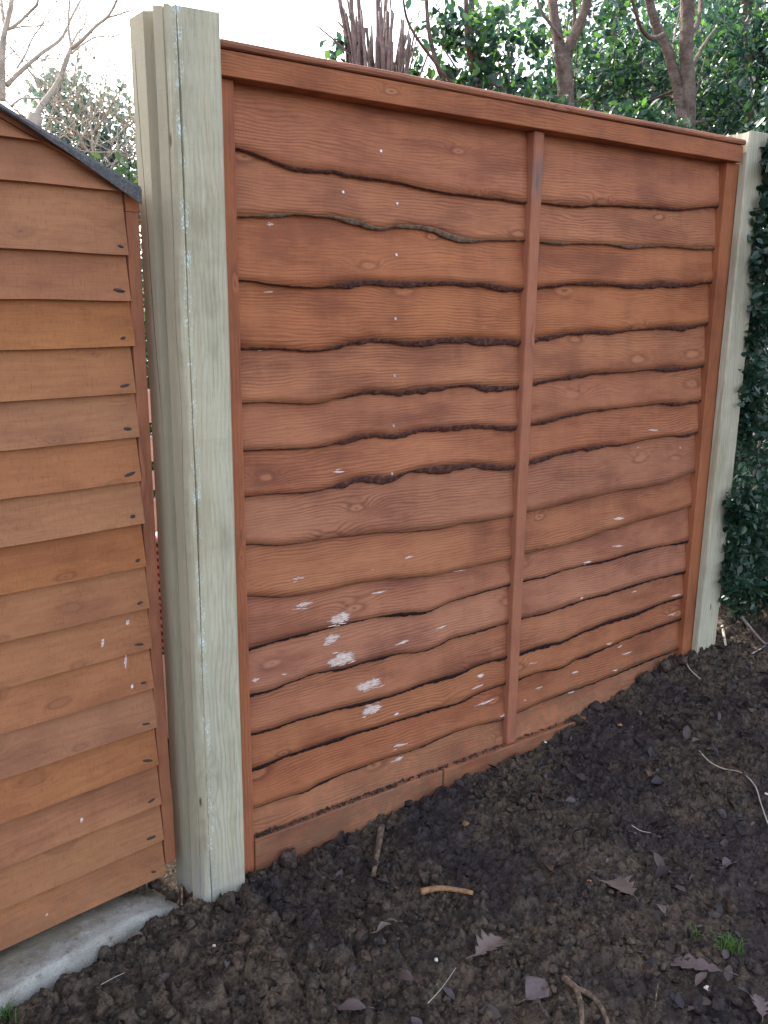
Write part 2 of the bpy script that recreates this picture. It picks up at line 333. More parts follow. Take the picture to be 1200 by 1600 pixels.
def leafmat(name, base, yel, trans=.35, rough=.38, dead=None, blue=0):
    n = N(name); i = n.island(); i2 = n.math('FRACT', n.math('MULTIPLY', i, 17.31))
    col = n.mix(i, tuple(v*.6 for v in base), tuple(v*1.5 for v in base)); col = n.mix(n.maprange(i2, .82, 1, 0, .7), col, yel)
    n.done(col, rough, .5)
    t = n.t.nodes.new('ShaderNodeBsdfTranslucent'); n.put(t.inputs[0], n.mix(n.maprange(i2, .5, 1), tuple(v*1.9 for v in base), tuple(v*2.0 for v in yel)))
    mx = n.t.nodes.new('ShaderNodeMixShader'); mx.inputs[0].default_value = trans
    n.L(n.p.outputs[0], mx.inputs[1]); n.L(t.outputs[0], mx.inputs[2]); n.L(mx.outputs[0], n.out.inputs[0]); return n.m
M['holly'] = leafmat('holly_leaf', (.016, .044, .029), (.075, .18, .024), .34, .26)
M['ivy'] = leafmat('ivy_leaf', (.018, .044, .029), (.035, .08, .03), .2, .3)
M['conifer'] = leafmat('conifer_leaf', (.022, .05, .018), (.05, .10, .02), .2, .5)
M['farleaf'] = leafmat('far_shrub_leaf', (.07, .12, .105), (.12, .15, .08), .35, .5)
M['grass'] = leafmat('grass_blade', (.05, .11, .02), (.10, .2, .03), .3, .5)
def deadleaf(name, c0, c1):
    n = N(name); c = n.coord('Generated'); f = n.noise(c, 5, 4, .6); r = n.rand()
    col = n.mix(f, c0, c1); n.bump(n.noise(c, 24, 3), .5, .004); return n.done(col, .6, .4)
M['dleaf_purple'] = deadleaf('dead_leaf_purple', (.07, .048, .05), (.15, .105, .105))
M['dleaf_tan'] = deadleaf('dead_leaf_tan', (.10, .072, .062), (.2, .148, .13))
M['dleaf_brown'] = deadleaf('dead_leaf_brown', (.085, .05, .035), (.17, .1, .065))
def littermat():
    n = N('leaf_litter'); i = n.island(); f = n.noise(n.coord(), 90, 3)
    col = n.ramp(i, [(0, (.018, .014, .016)), (.35, (.036, .027, .031)), (.65, (.055, .037, .031)), (.9, (.075, .058, .062)), (1, (.15, .115, .10))])
    col = n.mix(n.maprange(f, .5, .7, 0, .6), col, (.03, .022, .02)); return n.done(col, .6, .35)
M['litter'] = littermat()
def stripemat():
    n = N('red_striped_cloth'); x, y, z = n.sep(n.coord()); wv = n.noise(n.coord(), 12, 2)
    s = n.math('SINE', n.math('MULTIPLY', n.math('ADD', n.math('ADD', z, n.math('MULTIPLY', x, .5)), n.math('MULTIPLY', wv, .02)), 300.0))
    return n.done(n.mix(n.maprange(s, -.2, .2), (.30, .012, .025), (.42, .36, .38)), .7, .2)
M['stripe'] = stripemat()

# ------------------------------------------------------------------ ground
HX = [-9, -.3, .03, .36, .66, .93, 1.11, 1.26, 1.45, 1.58, 1.77, 2.0, 2.6, 4, 9]
HZ = [0, .0, .012, .012, .044, .048, .070, .10, .12, .15, .20, .22, .23, .25, .3]
def hbase(x, y):
    x = np.asarray(x, float); y = np.asarray(y, float)
    h = np.interp(x, HX, HZ); k = np.clip(-y/1.1, 0, 1); k = k*k*(3-2*k)
    return h*(1-.55*k)
def ground_hit(u, v):
    z = 0.03
    for _ in range(12):
        p = atz(u, v, z); z = float(hbase(p.x, p.y))
    return p
def hfull(x, y):
    h = hbase(x, y)
    h = h-.035*np.clip((y+.15-(x+.66)*.26)/.04, 0, 1)*np.clip((-.1-x)/.06, 0, 1)
    near = np.clip(1.3-np.maximum(np.maximum(np.abs(x-.9)-1.9, np.abs(y+.5)-1.2), 0), 0, 1)
    wx = x+.02*(fbm(x*14, y*14, 3)-.5); wy = y+.02*(fbm(x*14+9, y*14+5, 3)-.5)
    h = h + (fbm(x*3.2, y*3.2, 3)-.45)*.05*np.clip(-y/.3, .15, 1)
    for cell, amp in ((.075, .013), (.030, .009), (.014, .006)):
        c1, i1, dx, dy, f2 = worley2(wx/cell+40, wy/cell+80)
        e = np.clip((f2-c1)/.22, 0, 1); e = e*e*(3-2*e)
        ta = i1*40; tilt = (np.cos(ta)*dx+np.sin(ta)*dy)*.9
        h = h + near*amp*(1+np.clip(.75-wx, 0, .9)*(.8 if cell > .05 else .3))*((.25+1.0*i1+tilt)*e-.45)
    return h + near*(fbm(x*70, y*70, 3)-.45)*.007
def build_ground():
    gx = np.concatenate([-np.geomspace(80, 1.0, 22), np.arange(-.95, 2.5, .0065), np.geomspace(2.5, 80, 30)])
    gy = np.concatenate([-np.geomspace(80, 1.4, 18), np.arange(-1.35, .1, .0065), np.geomspace(.1, 90, 34)])
    X, Y = np.meshgrid(gx, gy, indexing='ij'); Z = hfull(X, Y)
    nx, ny = X.shape; V = np.stack([X, Y, Z], -1).reshape(-1, 3)
    I = np.arange(nx*ny).reshape(nx, ny); F = np.stack([I[:-1, :-1], I[1:, :-1], I[1:, 1:], I[:-1, 1:]], -1).reshape(-1, 4)
    o = fastmesh('ground', V, F, M['soil'], smooth=True)
    tag(o, kind='structure', label='dark brown freshly dug garden soil', cat='ground')
def fastmesh(name, V, F, mat, parent=None, smooth=False):
    me = bpy.data.meshes.new(name); V = np.asarray(V, np.float32); F = np.asarray(F, np.int32); k = F.shape[1]
    me.vertices.add(len(V)); me.vertices.foreach_set('co', V.ravel())
    me.loops.add(F.size); me.loops.foreach_set('vertex_index', F.ravel())
    me.polygons.add(len(F)); me.polygons.foreach_set('loop_start', np.arange(0, F.size, k)); me.polygons.foreach_set('loop_total', np.full(len(F), k))
    if smooth: me.polygons.foreach_set('use_smooth', np.ones(len(F), bool))
    me.update(calc_edges=True); me.validate(); me.materials.append(mat)
    o = bpy.data.objects.new(name, me); COL.objects.link(o)
    if parent: o.parent = parent
    return o
build_ground()
# clods
def ico(sub):
    bm = bmesh.new(); bmesh.ops.create_icosphere(bm, subdivisions=sub, radius=1); V = np.array([v.co[:] for v in bm.verts]); F = np.array([[v.index for v in f.verts] for f in bm.faces]); bm.free(); return V, F
I1, F1 = ico(1); I2, F2 = ico(2)
def hull(npts, rough=0):
    bm = bmesh.new(); P_ = rng.normal(size=(npts, 3)); P_ /= np.linalg.norm(P_, axis=1)[:, None]; P_ *= rng.uniform(.75, 1.1, (npts, 1))*rng.uniform(.7, 1.15, 3)
    for p in P_: bm.verts.new(p)
    r = bmesh.ops.convex_hull(bm, input=bm.verts[:]); junk = [e for e in r['geom_interior'] if isinstance(e, bmesh.types.BMVert)]
    bmesh.ops.delete(bm, geom=junk, context='VERTS')
    if rough:
        for k in range(2): bmesh.ops.subdivide_edges(bm, edges=bm.edges[:], cuts=1, use_grid_fill=True)
        bmesh.ops.smooth_vert(bm, verts=bm.verts[:], factor=.35, use_axis_x=True, use_axis_y=True, use_axis_z=True)
        for v in bm.verts: v.co *= 1+random.uniform(-1.4, 1.2)*rough
    bmesh.ops.triangulate(bm, faces=bm.faces[:]); bm.verts.index_update()
    V = np.array([v.co[:] for v in bm.verts]); F = np.array([[v.index for v in f.verts] for f in bm.faces]); bm.free(); return V, F
def lump(r, sub=2, rough=.3):
    V, F = hull(16, .07); return V*r, F
def build_clods():
    VV = []; FF = []; b = 0
    protos = [hull(15, .085) for _ in range(18)]; p1 = [hull(9) for _ in range(24)]
    def put(x, y, z, r, big):
        nonlocal b
        V, F = (protos if big else p1)[rng.integers(0, 18 if big else 24)]
        q = rng.uniform(0, 6.28); c, s = np.cos(q), np.sin(q); V = (V*r)@np.array([[c, -s, 0], [s, c, 0], [0, 0, 1]])+np.array([x, y, z])
        VV.append(V); FF.append(F+b); b += len(V)
    xs = rng.uniform(-.75, 2.5, 20000); ys = rng.uniform(-1.15, -.01, 20000); zz = hfull(xs, ys); dens = fbm(xs*4, ys*4, 3)
    for x, y, z, d in zip(xs, ys, zz, dens):
        if y > -.175+(x+.66)*.26 and x < -.1: continue
        if -.17 < x < 0 and y > -.06: continue
        if 1.8 < x < 1.95 and y > -.04: continue
        r = min(.0018*math.exp(rng.exponential(.7)), .017)*(.5+d)*(1 if y > -.35-.3*max(0, .5-x) else .8)
        if rng.random() < (.011 if x < .7 else .004): r = rng.uniform(.010, .028)
        put(x, y, z+r*.2, r, r > .007)
    # crumbs lying on the ledge of the bottom rail
    for _ in range(420):
        x = rng.beta(.9, 1.4)*1.2+.04; r = rng.uniform(.0015, .0045)
        if abs(x-.935) < .03: continue
        put(x, rng.uniform(.0, .014), .1+r*.6+rng.random()*.002, r, False)
    # a few lumps the size of a fist, heaped against the post, the shed foot and the panel
    for u, v, r in [(195, 1400, .042), (243, 1388, .026), (355, 1415, .034), (450, 1350, .036), (430, 1385, .03), (1040, 1045, .035), (1010, 1065, .04), (100, 1445, .02), (175, 1415, .03), (215, 1395, .03), (150, 1425, .018), (60, 1470, .02), (205, 1420, .02), (265, 1400, .02), (300, 1425, .024), (20, 1490, .014), (120, 1470, .012), (640, 1260, .018), (1145, 1425, .018), (960, 1500, .016), (1010, 1500, .018), (385, 1398, .02), (1065, 1035, .03), (930, 1110, .03), (900, 1130, .026), (880, 1155, .026)]:
        p = ground_hit(u, v); put(p.x, p.y, p.z+r*.35, r, True)
    o = fastmesh('soil_clods', np.concatenate(VV), np.concatenate(FF), M['soil'])
    tag(o, 'loose crumbs and clods of brown earth over the soil', 'clods', kind='stuff')
build_clods()

# ------------------------------------------------------------------ waney lap fence panel
def zc(off, s, pts): return [(off[0]+x/s, off[1]+y/s) for x, y in pts]
Z2 = lambda p: zc((300, 0), 3, p)
Z6 = lambda p: zc((350, 300), 2.4, p)
Z7 = lambda p: zc((800, 300), 3, p)
ZA = lambda p: zc((350, 800), 2.4, p)
Z4 = lambda p: zc((800, 700), 3, p)
# lower edges read off the photograph: (points, height of bark and painted gap shade in picture pixels at those stations)
EDGES = [
 (Z2([(205,690),(300,720),(400,757),(500,785),(620,797),(640,792),(760,820),(900,840),(1000,860),(1100,885),(1200,900)])+Z6([(1145,37)])+Z7([(150,50),(300,65),(400,58),(560,65),(700,70),(820,78),(900,68),(1000,62)]), [(0,5),(.4,5),(.9,3),(1.83,3)]),
 (Z6([(50,90),(230,78),(380,88),(480,97),(550,125),(600,135),(640,122),(750,122),(820,145),(900,172),(960,178),(1060,175),(1140,180)])+Z7([(150,232),(300,240),(420,240),(560,252),(700,252),(850,262),(985,255)]), [(0,5),(.15,7),(.35,7),(.42,5),(.5,9),(.68,9),(.78,4),(.95,5),(1.3,4),(1.83,4)]),
 (Z6([(60,328),(150,338),(250,350),(330,355),(350,360),(420,343),(480,333),(560,328),(640,335),(750,335),(850,335),(960,340),(1050,352),(1130,362)])+Z7([(140,440),(220,430),(350,420),(480,430),(600,432),(700,420),(840,428),(970,415)]), [(0,3),(.27,3),(.3,11),(.6,10),(.8,7),(.95,8),(1.4,7),(1.5,9),(1.83,6)]),
 (Z6([(68,580),(200,582),(350,595),(420,578),(480,557),(560,545),(640,555),(720,558),(800,548),(900,543),(1000,548),(1120,558)])+Z7([(130,680),(250,660),(380,645),(500,650),(600,643),(660,635),(720,627),(830,625),(950,605)]), [(0,4),(.26,5),(.31,10),(.6,11),(.9,8),(1.0,8),(1.3,8),(1.38,2),(1.45,2),(1.55,9),(1.7,7),(1.83,6)]),
 (Z6([(72,790),(180,788),(270,792),(370,792),(440,768),(500,750),(570,740),(650,747),(740,735),(850,726),(930,720),(1000,726),(1115,727)])+Z7([(115,890),(250,862),(400,845),(530,843),(560,840),(650,830),(720,820),(790,820),(850,818),(940,800)]), [(0,3),(.29,3),(.33,9),(.55,10),(.8,8),(1.0,8),(1.25,7),(1.33,2),(1.48,2),(1.58,8),(1.83,5)]),
 (Z6([(78,968),(200,962),(300,960),(380,952),(440,930),(500,912),(560,905),(640,908),(700,892),(800,880),(900,872),(960,872),(1040,878),(1110,878)])+Z7([(105,1080),(250,1045),(400,1020),(500,1012),(620,998),(740,985),(800,988),(870,978),(915,965)]), [(0,3),(.29,3),(.33,12),(.55,12),(.8,10),(.95,9),(1.2,8),(1.32,5),(1.36,2),(1.55,2),(1.63,9),(1.83,5)]),
 (Z6([(85,1140),(200,1130),(320,1124),(390,1108),(440,1087),(500,1067),(560,1062),(640,1066),(700,1042),(760,1032),(850,1022),(950,1014),(1040,1026),(1105,1022)])+Z7([(95,1255),(200,1225),(300,1205),(430,1185),(550,1178),(620,1160),(720,1145),(800,1138),(840,1130),(910,1118)]), [(0,3),(.28,3),(.32,13),(.5,13),(.75,13),(.93,9),(1.0,10),(1.25,9),(1.38,4),(1.42,2),(1.65,2),(1.72,7),(1.83,4)]),
 (ZA([(90,118),(180,122),(250,120),(330,108),(440,92),(480,88),(600,75),(720,72),(800,65),(900,42),(1000,28),(1095,12)])+Z7([(80,1497),(200,1475),(350,1435),(500,1400),(600,1385),(720,1365),(800,1330),(885,1300)]), [(0,3),(.3,3),(.6,2),(1.83,1.5)]),
 (ZA([(98,312),(200,318),(300,308),(400,290),(470,272),(600,252),(720,245),(800,238),(900,210),(1000,190),(1085,170)])+Z4([(75,490),(200,465),(320,430),(450,385),(560,355),(700,315),(800,285),(870,258)]), [(0,3),(.5,2),(1.83,1.5)]),
 (ZA([(100,512),(200,478),(300,455),(400,430),(500,408),(620,383),(700,375),(760,375),(820,350),(880,325),(960,302),(1020,285),(1080,268)])+Z4([(65,618),(150,602),(250,570),(350,545),(450,525),(560,490),(650,468),(760,450),(850,425)]), [(0,5),(.5,5),(.7,3),(.95,3),(1.3,3),(1.7,3),(1.83,5)]),
 (ZA([(108,680),(180,665),(260,632),(340,602),(400,593),(470,580),(560,550),(650,530),(740,525),(800,502),(860,470),(940,450),(1010,430),(1075,410)])+Z4([(60,795),(150,775),(250,740),(350,705),(450,680),(540,650),(640,620),(740,595),(830,570)]), [(0,6),(.5,6),(.7,3),(.95,4),(1.4,3),(1.7,4),(1.83,5)]),
 (ZA([(115,828),(200,805),(300,770),(380,748),(450,730),(550,705),(650,680),(720,652),(800,625),(880,605),(960,570),(1065,540)])+Z4([(50,955),(150,920),(240,905),(300,875),(400,830),(500,795),(600,765),(700,725),(815,690)]), [(0,5),(.5,6),(.95,5),(1.4,5),(1.83,5)]),
 (ZA([(115,960),(200,925),(300,890),(400,855),(500,825),(620,790),(700,765),(800,735),(880,715),(960,675),(1060,640)])+Z4([(42,1080),(120,1050),(200,1035),(240,1028),(300,990),(400,950),(500,910),(600,865),(700,830),(800,795)]), [(0,6),(.5,6),(.95,5),(1.4,4),(1.83,4)]),
 (ZA([(122,1108),(200,1080),(310,1047),(345,1020),(420,990),(520,955),(620,920),(720,890),(850,830),(950,800),(1050,775)])+Z4([(30,1240),(120,1200),(200,1165),(300,1130),(400,1095),(500,1055),(600,1010),(780,940)]), [(0,2),(.17,2),(.22,5),(.6,4),(.75,2),(.95,3),(1.4,4),(1.83,3)]),
]
panel = empty('lap_fence', (0.92, .01, .03)); tag(panel, 'orange brown waney lap fence panel between two pale timber posts', 'fence')
def P(o, par=panel):            # parent while keeping world placement
    o.parent = par; o.matrix_parent_inverse = Matrix.Translation(-Vector(panel.location)); return o
YF = .016
XS = np.arange(.024, 1.7965, .006)
curves = []
for pts, th in EDGES:
    w_ = [at(u, v, YF) for u, v in pts]; xs = np.array([p.x for p in w_]); zs = np.array([p.z for p in w_])
    o_ = np.argsort(xs); xs = xs[o_]; zs = zs[o_]
    k = np.interp(XS, xs, zs)
    k = np.convolve(np.pad(k, 3, 'edge'), np.ones(7)/7, 'valid')
    k += (fbm(XS*28+len(curves)*9, XS*0+len(curves), 3)-.45)*.004
    t = np.interp(XS, [a for a, b in th], [b for a, b in th])
    dist = np.hypot(XS-CAM.x, CAM.y)*1.04
    t = t*dist/FPX*(.82 if len(curves) < 9 else 1.08)
    curves.append((k, t))
def board_y(i, x, z):           # front face of board i
    kb = curves[i][0] if i < len(curves) else np.full(len(XS), .085)
    kt = curves[i-1][0] if i > 0 else np.full(len(XS), 1.93)
    b = np.interp(x, XS, kb); t = np.interp(x, XS, kt)+.02
    q = np.clip((z-b)/(t-b), 0, 1); return YF+.017*q+(.012*np.clip((q-.55)/.45, 0, 1)**2 if i == 0 else 0)
def strip_object(name, rows, mat, closed=False):
    R = np.stack(rows); nr, nx = R.shape[:2]; V = R.reshape(-1, 3); I = np.arange(nr*nx).reshape(nr, nx)
    F = np.stack([I[:-1, :-1], I[:-1, 1:], I[1:, 1:], I[1:, :-1]], -1).reshape(-1, 4)
    if closed: F = np.concatenate([F, np.stack([I[-1, :-1], I[-1, 1:], I[0, 1:], I[0, :-1]], -1)])
    return V, F
boards = []
for i in range(15):
    kb = curves[i][0] if i < 14 else np.full(len(XS), .088)
    kt = (curves[i-1][0]+.02) if i > 0 else np.full(len(XS), 1.93)
    cup = .0016*(fbm(XS*2+i*5, XS*0+i*3.3, 3)-.5)*2
    rows = []
    for t in np.linspace(0, 1, 9):
        rows.append(np.stack([XS, YF+.017*t+cup+(.012*max(0, (t-.55)/.45)**2 if i == 0 else 0), kb+(kt-kb)*t], -1))
    rows.append(np.stack([XS, np.full(len(XS), YF+.024+(.012 if i == 0 else 0)), kt], -1)); rows.append(np.stack([XS, np.full(len(XS), YF+.0065), kb], -1))
    V, F = strip_object('board', rows, None, True)
    o = P(fastmesh('board', V, F, M['panel'])); boards.append(o)
    o.data.update()
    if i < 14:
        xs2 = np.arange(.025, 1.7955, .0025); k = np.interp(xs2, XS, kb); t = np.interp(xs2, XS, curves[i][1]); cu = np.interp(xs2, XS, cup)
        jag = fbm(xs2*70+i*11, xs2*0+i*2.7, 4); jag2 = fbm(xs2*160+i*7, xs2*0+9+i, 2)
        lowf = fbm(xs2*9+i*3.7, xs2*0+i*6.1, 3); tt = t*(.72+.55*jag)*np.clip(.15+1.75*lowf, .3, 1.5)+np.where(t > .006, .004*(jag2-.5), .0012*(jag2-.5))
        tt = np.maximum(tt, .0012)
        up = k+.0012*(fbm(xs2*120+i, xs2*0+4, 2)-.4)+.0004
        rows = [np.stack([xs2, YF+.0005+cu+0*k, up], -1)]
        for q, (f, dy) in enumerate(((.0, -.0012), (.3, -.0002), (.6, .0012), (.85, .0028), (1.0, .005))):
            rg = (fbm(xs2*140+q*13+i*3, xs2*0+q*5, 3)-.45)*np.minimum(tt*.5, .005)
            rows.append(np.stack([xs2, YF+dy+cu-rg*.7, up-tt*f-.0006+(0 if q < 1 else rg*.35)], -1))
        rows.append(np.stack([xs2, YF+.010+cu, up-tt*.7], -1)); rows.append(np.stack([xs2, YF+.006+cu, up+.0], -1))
        V, F = strip_object('bark_shade_edge', rows, None, True)
        e = fastmesh('bark_shade_edge', V, F, M['barkgrey'] if i == 1 else (M['bark'] if i < 9 else M['bark_gap_shade']), o, smooth=True)  # real bark; thin and lower runs also paint the shade under the lap
        if i == 1: e['label'] = 'wide grey brown bark strip'
# frame
P(box('stile', M['frame'], None, -.022, .037, 0, .05, .0, 1.8935, bev=.002))
P(box('stile', M['frame'], None, .915, .953, -.001, .032, .1005, 1.8935, bev=.005))
P(box('stile', M['frame'], None, 1.773, 1.838, 0, .05, .08, 1.8935, bev=.002))
P(box('top_rail', M['rail'], None, -.005, 1.822, -.020, .03, 1.894, 1.944, bev=.002, nx=8, jit=.0006))
P(box('capping_strip', M['rail'], None, -.005, 1.829, -.027, .082, 1.946, 1.963, bev=.0075, nx=8, jit=.0008))
P(box('sun_stop_rail', M['rail'], None, .04, 1.77, .054, .078, 1.85, 1.9445, bev=.002))  # unseen, added to stop sun leaking in behind the top rail
P(box('bottom_rail', M['rail'], None, .0375, .655, -.004, .024, -.02, .099, bev=.003, nx=5, jit=.0012))
P(box('bottom_rail', M['rail'], None, .660, 1.7725, -.007, .024, -.02, .1, bev=.004, nx=6, jit=.001))
P(box('backing_rail', M['frame'], None, .037, 1.773, .044, .07, 1.5, 1.57, bev=.002))
# bare chips and nail heads
def which(x, z):
    for i in range(14):
        if z > np.interp(x, XS, curves[i][0]): return i
    return 14
MARKS = [(476,945,26,8),(470,952,24,4),(532,965,30,17),(519,999,22,14),(535,1029,38,20),(577,1070,36,15),(582,1110,26,14),(640,871,20,6),(594,926,26,5),(628,1004,20,9),(720,893,28,5),(690,980,16,5),(625,1164,20,7),(623,1188,18,8),(760,1098,26,6),(752,1056,12,8),(745,1073,18,6),(787,1117,12,6),(399,1062,12,9),(443,1053,8,4),(466,904,18,7),(619,1115,8,7),(583,890,5,3),
         (966,810,24,10),(917,878,18,6),(965,853,24,8),(975,905,22,10),(907,934,8,6),(895,945,14,4),(993,925,12,5),(953,970,22,9),(1055,930,18,6),(1049,960,16,5),(951,1005,12,5),(971,1011,8,7),(980,1021,22,5),(900,1051,14,9),(895,1083,12,9),(843,1075,14,5),(960,1047,10,5),(1030,880,24,4),(820,1094,6,3),(833,1036,20,4),(528,737,28,8),(425,350,14,8),(422,456,20,8),(408,548,12,5),(465,632,9,5),(1020,672,20,5),(1000,700,8,3)]
for u, v, wd, ht in MARKS:
    p = at(u, v, YF+.004); i = which(p.x, p.z); s = (p-CAM).length/FPX
    cosf = abs(ray(u, v).normalized().y); k_ = 1 if u < 790 and v > 900 else .72; W = wd*s/max(cosf, .5)*.5*k_; H = ht*s*.5*k_*.92
    mb = MB(); shapes = []
    if ht >= 12:
        a0 = random.uniform(0, 6); m = 22; shapes.append([(p.x+W*(1+.22*math.sin(2*t+a0)*math.cos(3*t)+random.uniform(-.16, .16))*math.cos(t), p.z+H*(1+random.uniform(-.22, .12))*math.sin(t)+.12*H*math.cos(t)) for t in [2*math.pi*k/m for k in range(m)]])
    for q in range(3 if ht >= 12 else random.choice((1, 1, 2))):
        big = ht < 12 and q == 0; cx = p.x+(0 if big else random.uniform(-.9, .9)*W); cz = p.z+(0 if big else random.choice((-1, 1))*H*random.uniform(.9, 1.4))
        w1 = W*(1 if big else random.uniform(.25, .5)); h1 = (H if big else max(.0011, H*.16))*random.uniform(.6, .9); m = 14; sk = random.uniform(-.12, .12)
        shapes.append([(cx+w1*math.cos(t), cz+h1*math.sin(t)*(1-.55*abs(math.cos(t)))*random.uniform(.55, 1.3)+sk*w1*math.cos(t)) for t in [2*math.pi*k/m for k in range(m)]])
    att = []
    for pts in shapes:
        m = len(pts); off = .0006+random.random()*.0003; cx = sum(a for a, b in pts)/m; cz = sum(b for a, b in pts)/m
        pts = [(cx, cz)]+[(cx+(a-cx)*1.3, cz+(b-cz)*1.35) for a, b in pts]
        V = [(a, float(board_y(i, a, b))-off, b) for a, b in pts]; att += [1]+[0]*m
        mb.add(V, [(0, k, k % m+1) for k in range(1, m+1)])
    o = mb.build('paint_mark', M['chip'], boards[i]); at_ = o.data.attributes.new('soft', 'FLOAT', 'POINT'); at_.data.foreach_set('value', att)
NAILS = [(620,398),(618,498),(616,587),(614,665),(611,740),(595,236),(537,300),(621,318),(466,903),(1065,700)]
for u, v in NAILS:
    p = at(u, v, YF+.004); i = which(p.x, p.z); y = float(board_y(i, p.x, p.z))
    bm = bmesh.new(); bmesh.ops.create_cone(bm, cap_ends=True, segments=12, radius1=.0042, radius2=.0033, depth=.002, matrix=Matrix.Translation((p.x, y-.0016, p.z)) @ Matrix.Rotation(math.pi/2, 4, 'X'))
    obm('nail', bm, M['steel'], boards[i])

# ------------------------------------------------------------------ slotted timber posts
def post(name, prof, z0, z1, lean=(0, 0), seed=0, twist=None):
    nz = 90; zs = np.linspace(z0, z1, nz); n = len(prof); V = []
    for j, z in enumerate(zs):
        t = (z-z0)/(z1-z0)
        for k, (x, y) in enumerate(prof):
            wx = (vnoise(np.array(z*5.+seed), np.array(k*.37))-.5)*(.0022 if k not in (16, 17, 18, 21, 22, 23) else .008)
            if twist and y > .015 and x < -.1: wx += twist[0]*(1-t)+twist[1]*t
            V.append((x+lean[0]*t+wx, y+lean[1]*t+wx*.6, z+(0 if j < nz-1 else .004*math.sin(k*1.9))))
    F = [tuple(range(n))[::-1], tuple((nz-1)*n+k for k in range(n))]
    for j in range(nz-1):
        for k in range(n): F.append((j*n+k, j*n+(k+1) % n, (j+1)*n+(k+1) % n, (j+1)*n+k))
    return V, F
# profile anticlockwise seen from above, starting at the front right corner; the left lip is checked
PL = [(-.017, -.050), (-.013, -.046), (-.013, -.008), (-.030, -.008), (-.030, .055), (-.02, .055), (-.02, .082), (-.03, .086), (-.144, .083), (-.154, .078), (-.1445, .027), (-.118, .019), (-.106, .0), (-.112, -.0), (-.136, -.007), (-.1262, -.030), (-.1190, -.0312), (-.1250, -.0335), (-.1195, -.0435), (-.1140, -.0475), (-.1065, -.0492), (-.1050, -.0420), (-.1036, -.0498), (-.100, -.050)]
V, F = post('fence_post', PL, -.25, 1.999, (0, 0), 1, (.014, .001))
o = mesh('fence_post', V, F, M['post']); tag(o, 'tall pale slotted timber post beside the garden shed, cracked down its left edge', 'fence post', 'slotted timber posts holding the panel')
PR = [(1.926, -.030), (1.93, -.026), (1.93, .078), (1.926, .082), (1.83, .082), (1.826, .078), (1.826, .054), (1.845, .054), (1.845, -.003), (1.823, -.003), (1.823, -.026), (1.827, -.030)]
V, F = post('fence_post', PR, -.05, 1.988, (.012, 0), 6)
o = mesh('fence_post', V, F, M['post']); tag(o, 'pale slotted timber post at the hedge end of the panel, half hidden by ivy', 'fence post', 'slotted timber posts holding the panel')

# ------------------------------------------------------------------ garden shed (local frame: x along the gable wall to the right corner at 0, y inwards)
SA = R_(7); SO = Vector((-.168, .052, 0)); shed = empty('garden_shed', SO+Vector((-.001, 0, 0)), SA)
tag(shed, 'brown overlap clad garden shed with black felt roof edge, left of the posts', 'shed')
SXD = Vector((math.cos(SA), math.sin(SA), 0)); SN = Vector((-math.sin(SA), math.cos(SA), 0))
def sl_(u, v, ly=0.0):
    p = atpl(u, v, SO+SN*ly, SN); d = p-SO; return d.dot(SXD), d.z
SL = [((0,213),(90,225)),((0,283),(185,298)),((0,389),(193,398)),((0,467),(197,469)),((0,545),(202,542)),((0,627),(207,613)),((0,703),(212,683)),((0,778),(213,752)),((0,853),(220,818)),((0,928),(223,884)),((0,1002),(228,950)),((0,1075),(230,1012)),((0,1143),(235,1075)),((0,1213),(239,1137)),((0,1282),(243,1195)),((0,1352),(247,1255)),((0,1417),(248,1313)),((0,1480),(250,1367))]
ru0 = sl_(0, 163, -.03); ru1 = sl_(212, 289, -.03); SLOPE = (ru0[1]-ru1[1])/(ru1[0]-ru0[0])
def roofz(x): return ru1[1]+SLOPE*(ru1[0]-x)            # top of the felt
APX = -.85
SW = []
for a, b in SL:
    xa, za = sl_(*a, -.01); xb, zb = sl_(*b, -.01); SW.append((za+zb)/2+(za-zb)*.0)
# cladding
SLX = np.concatenate([[-1.7], np.arange(-1.0, -.031, .012), [-.031]])
shed_boards = []
for i, zb in enumerate(SW):
    zt = (SW[i-1]+.018) if i else 2.2
    wav = (fbm(SLX*5+i*4, SLX*0+i*2.2, 3)-.45)*.006
    kb = zb+wav+(-.0)*SLX; rmax = np.where(SLX > APX, roofz(SLX), roofz(2*APX-SLX))-.014
    xend = random.uniform(-.002, .0035)
    rows = []
    kt = np.minimum(np.full(len(SLX), zt), rmax); kb2 = np.minimum(kb, kt-.001)
    X = SLX.copy(); X[-1] += xend+.010*max(0, 1-(zb-SW[-1])/1.5)**2
    ex = 0 if i >= 2 else None
    for t in np.linspace(0, 1, 4): rows.append(np.stack([X, -.020+.0185*t+0*X, kb2+(kt-kb2)*t], -1))
    rows.append(np.stack([X, .006+0*X, kt], -1)); rows.append(np.stack([X, -.004+0*X, kb2], -1))
    V, F = strip_object('board', rows, None, True); nX = len(X)
    F = F.tolist()
    me = bpy.data.meshes.new('board'); me.from_pydata([tuple(map(float, v)) for v in V], [], F+[tuple(r*nX+nX-1 for r in range(6))]); me.update(); me.materials.append(M['shed'])
    o = bpy.data.objects.new('board', me); COL.objects.link(o); o.parent = shed; shed_boards.append(o)
    if i >= 2:
        z = zb+.018+random.uniform(-.002, .003); x = -.052+random.uniform(-.006, .004)
        V, Fq = I2.copy(), F2; V = V*np.array([.0095*random.uniform(.55, 1.35), .0022, .0036*random.uniform(.6, 1.2)]); V[:, 0] += V[:, 2]*random.uniform(-1.2, 1.2); V[:, 2] += V[:, 0]*random.uniform(-.25, .25)
        fastmesh('screw', V+np.array([x, -.018, z]), Fq, M['rust'], o, True)
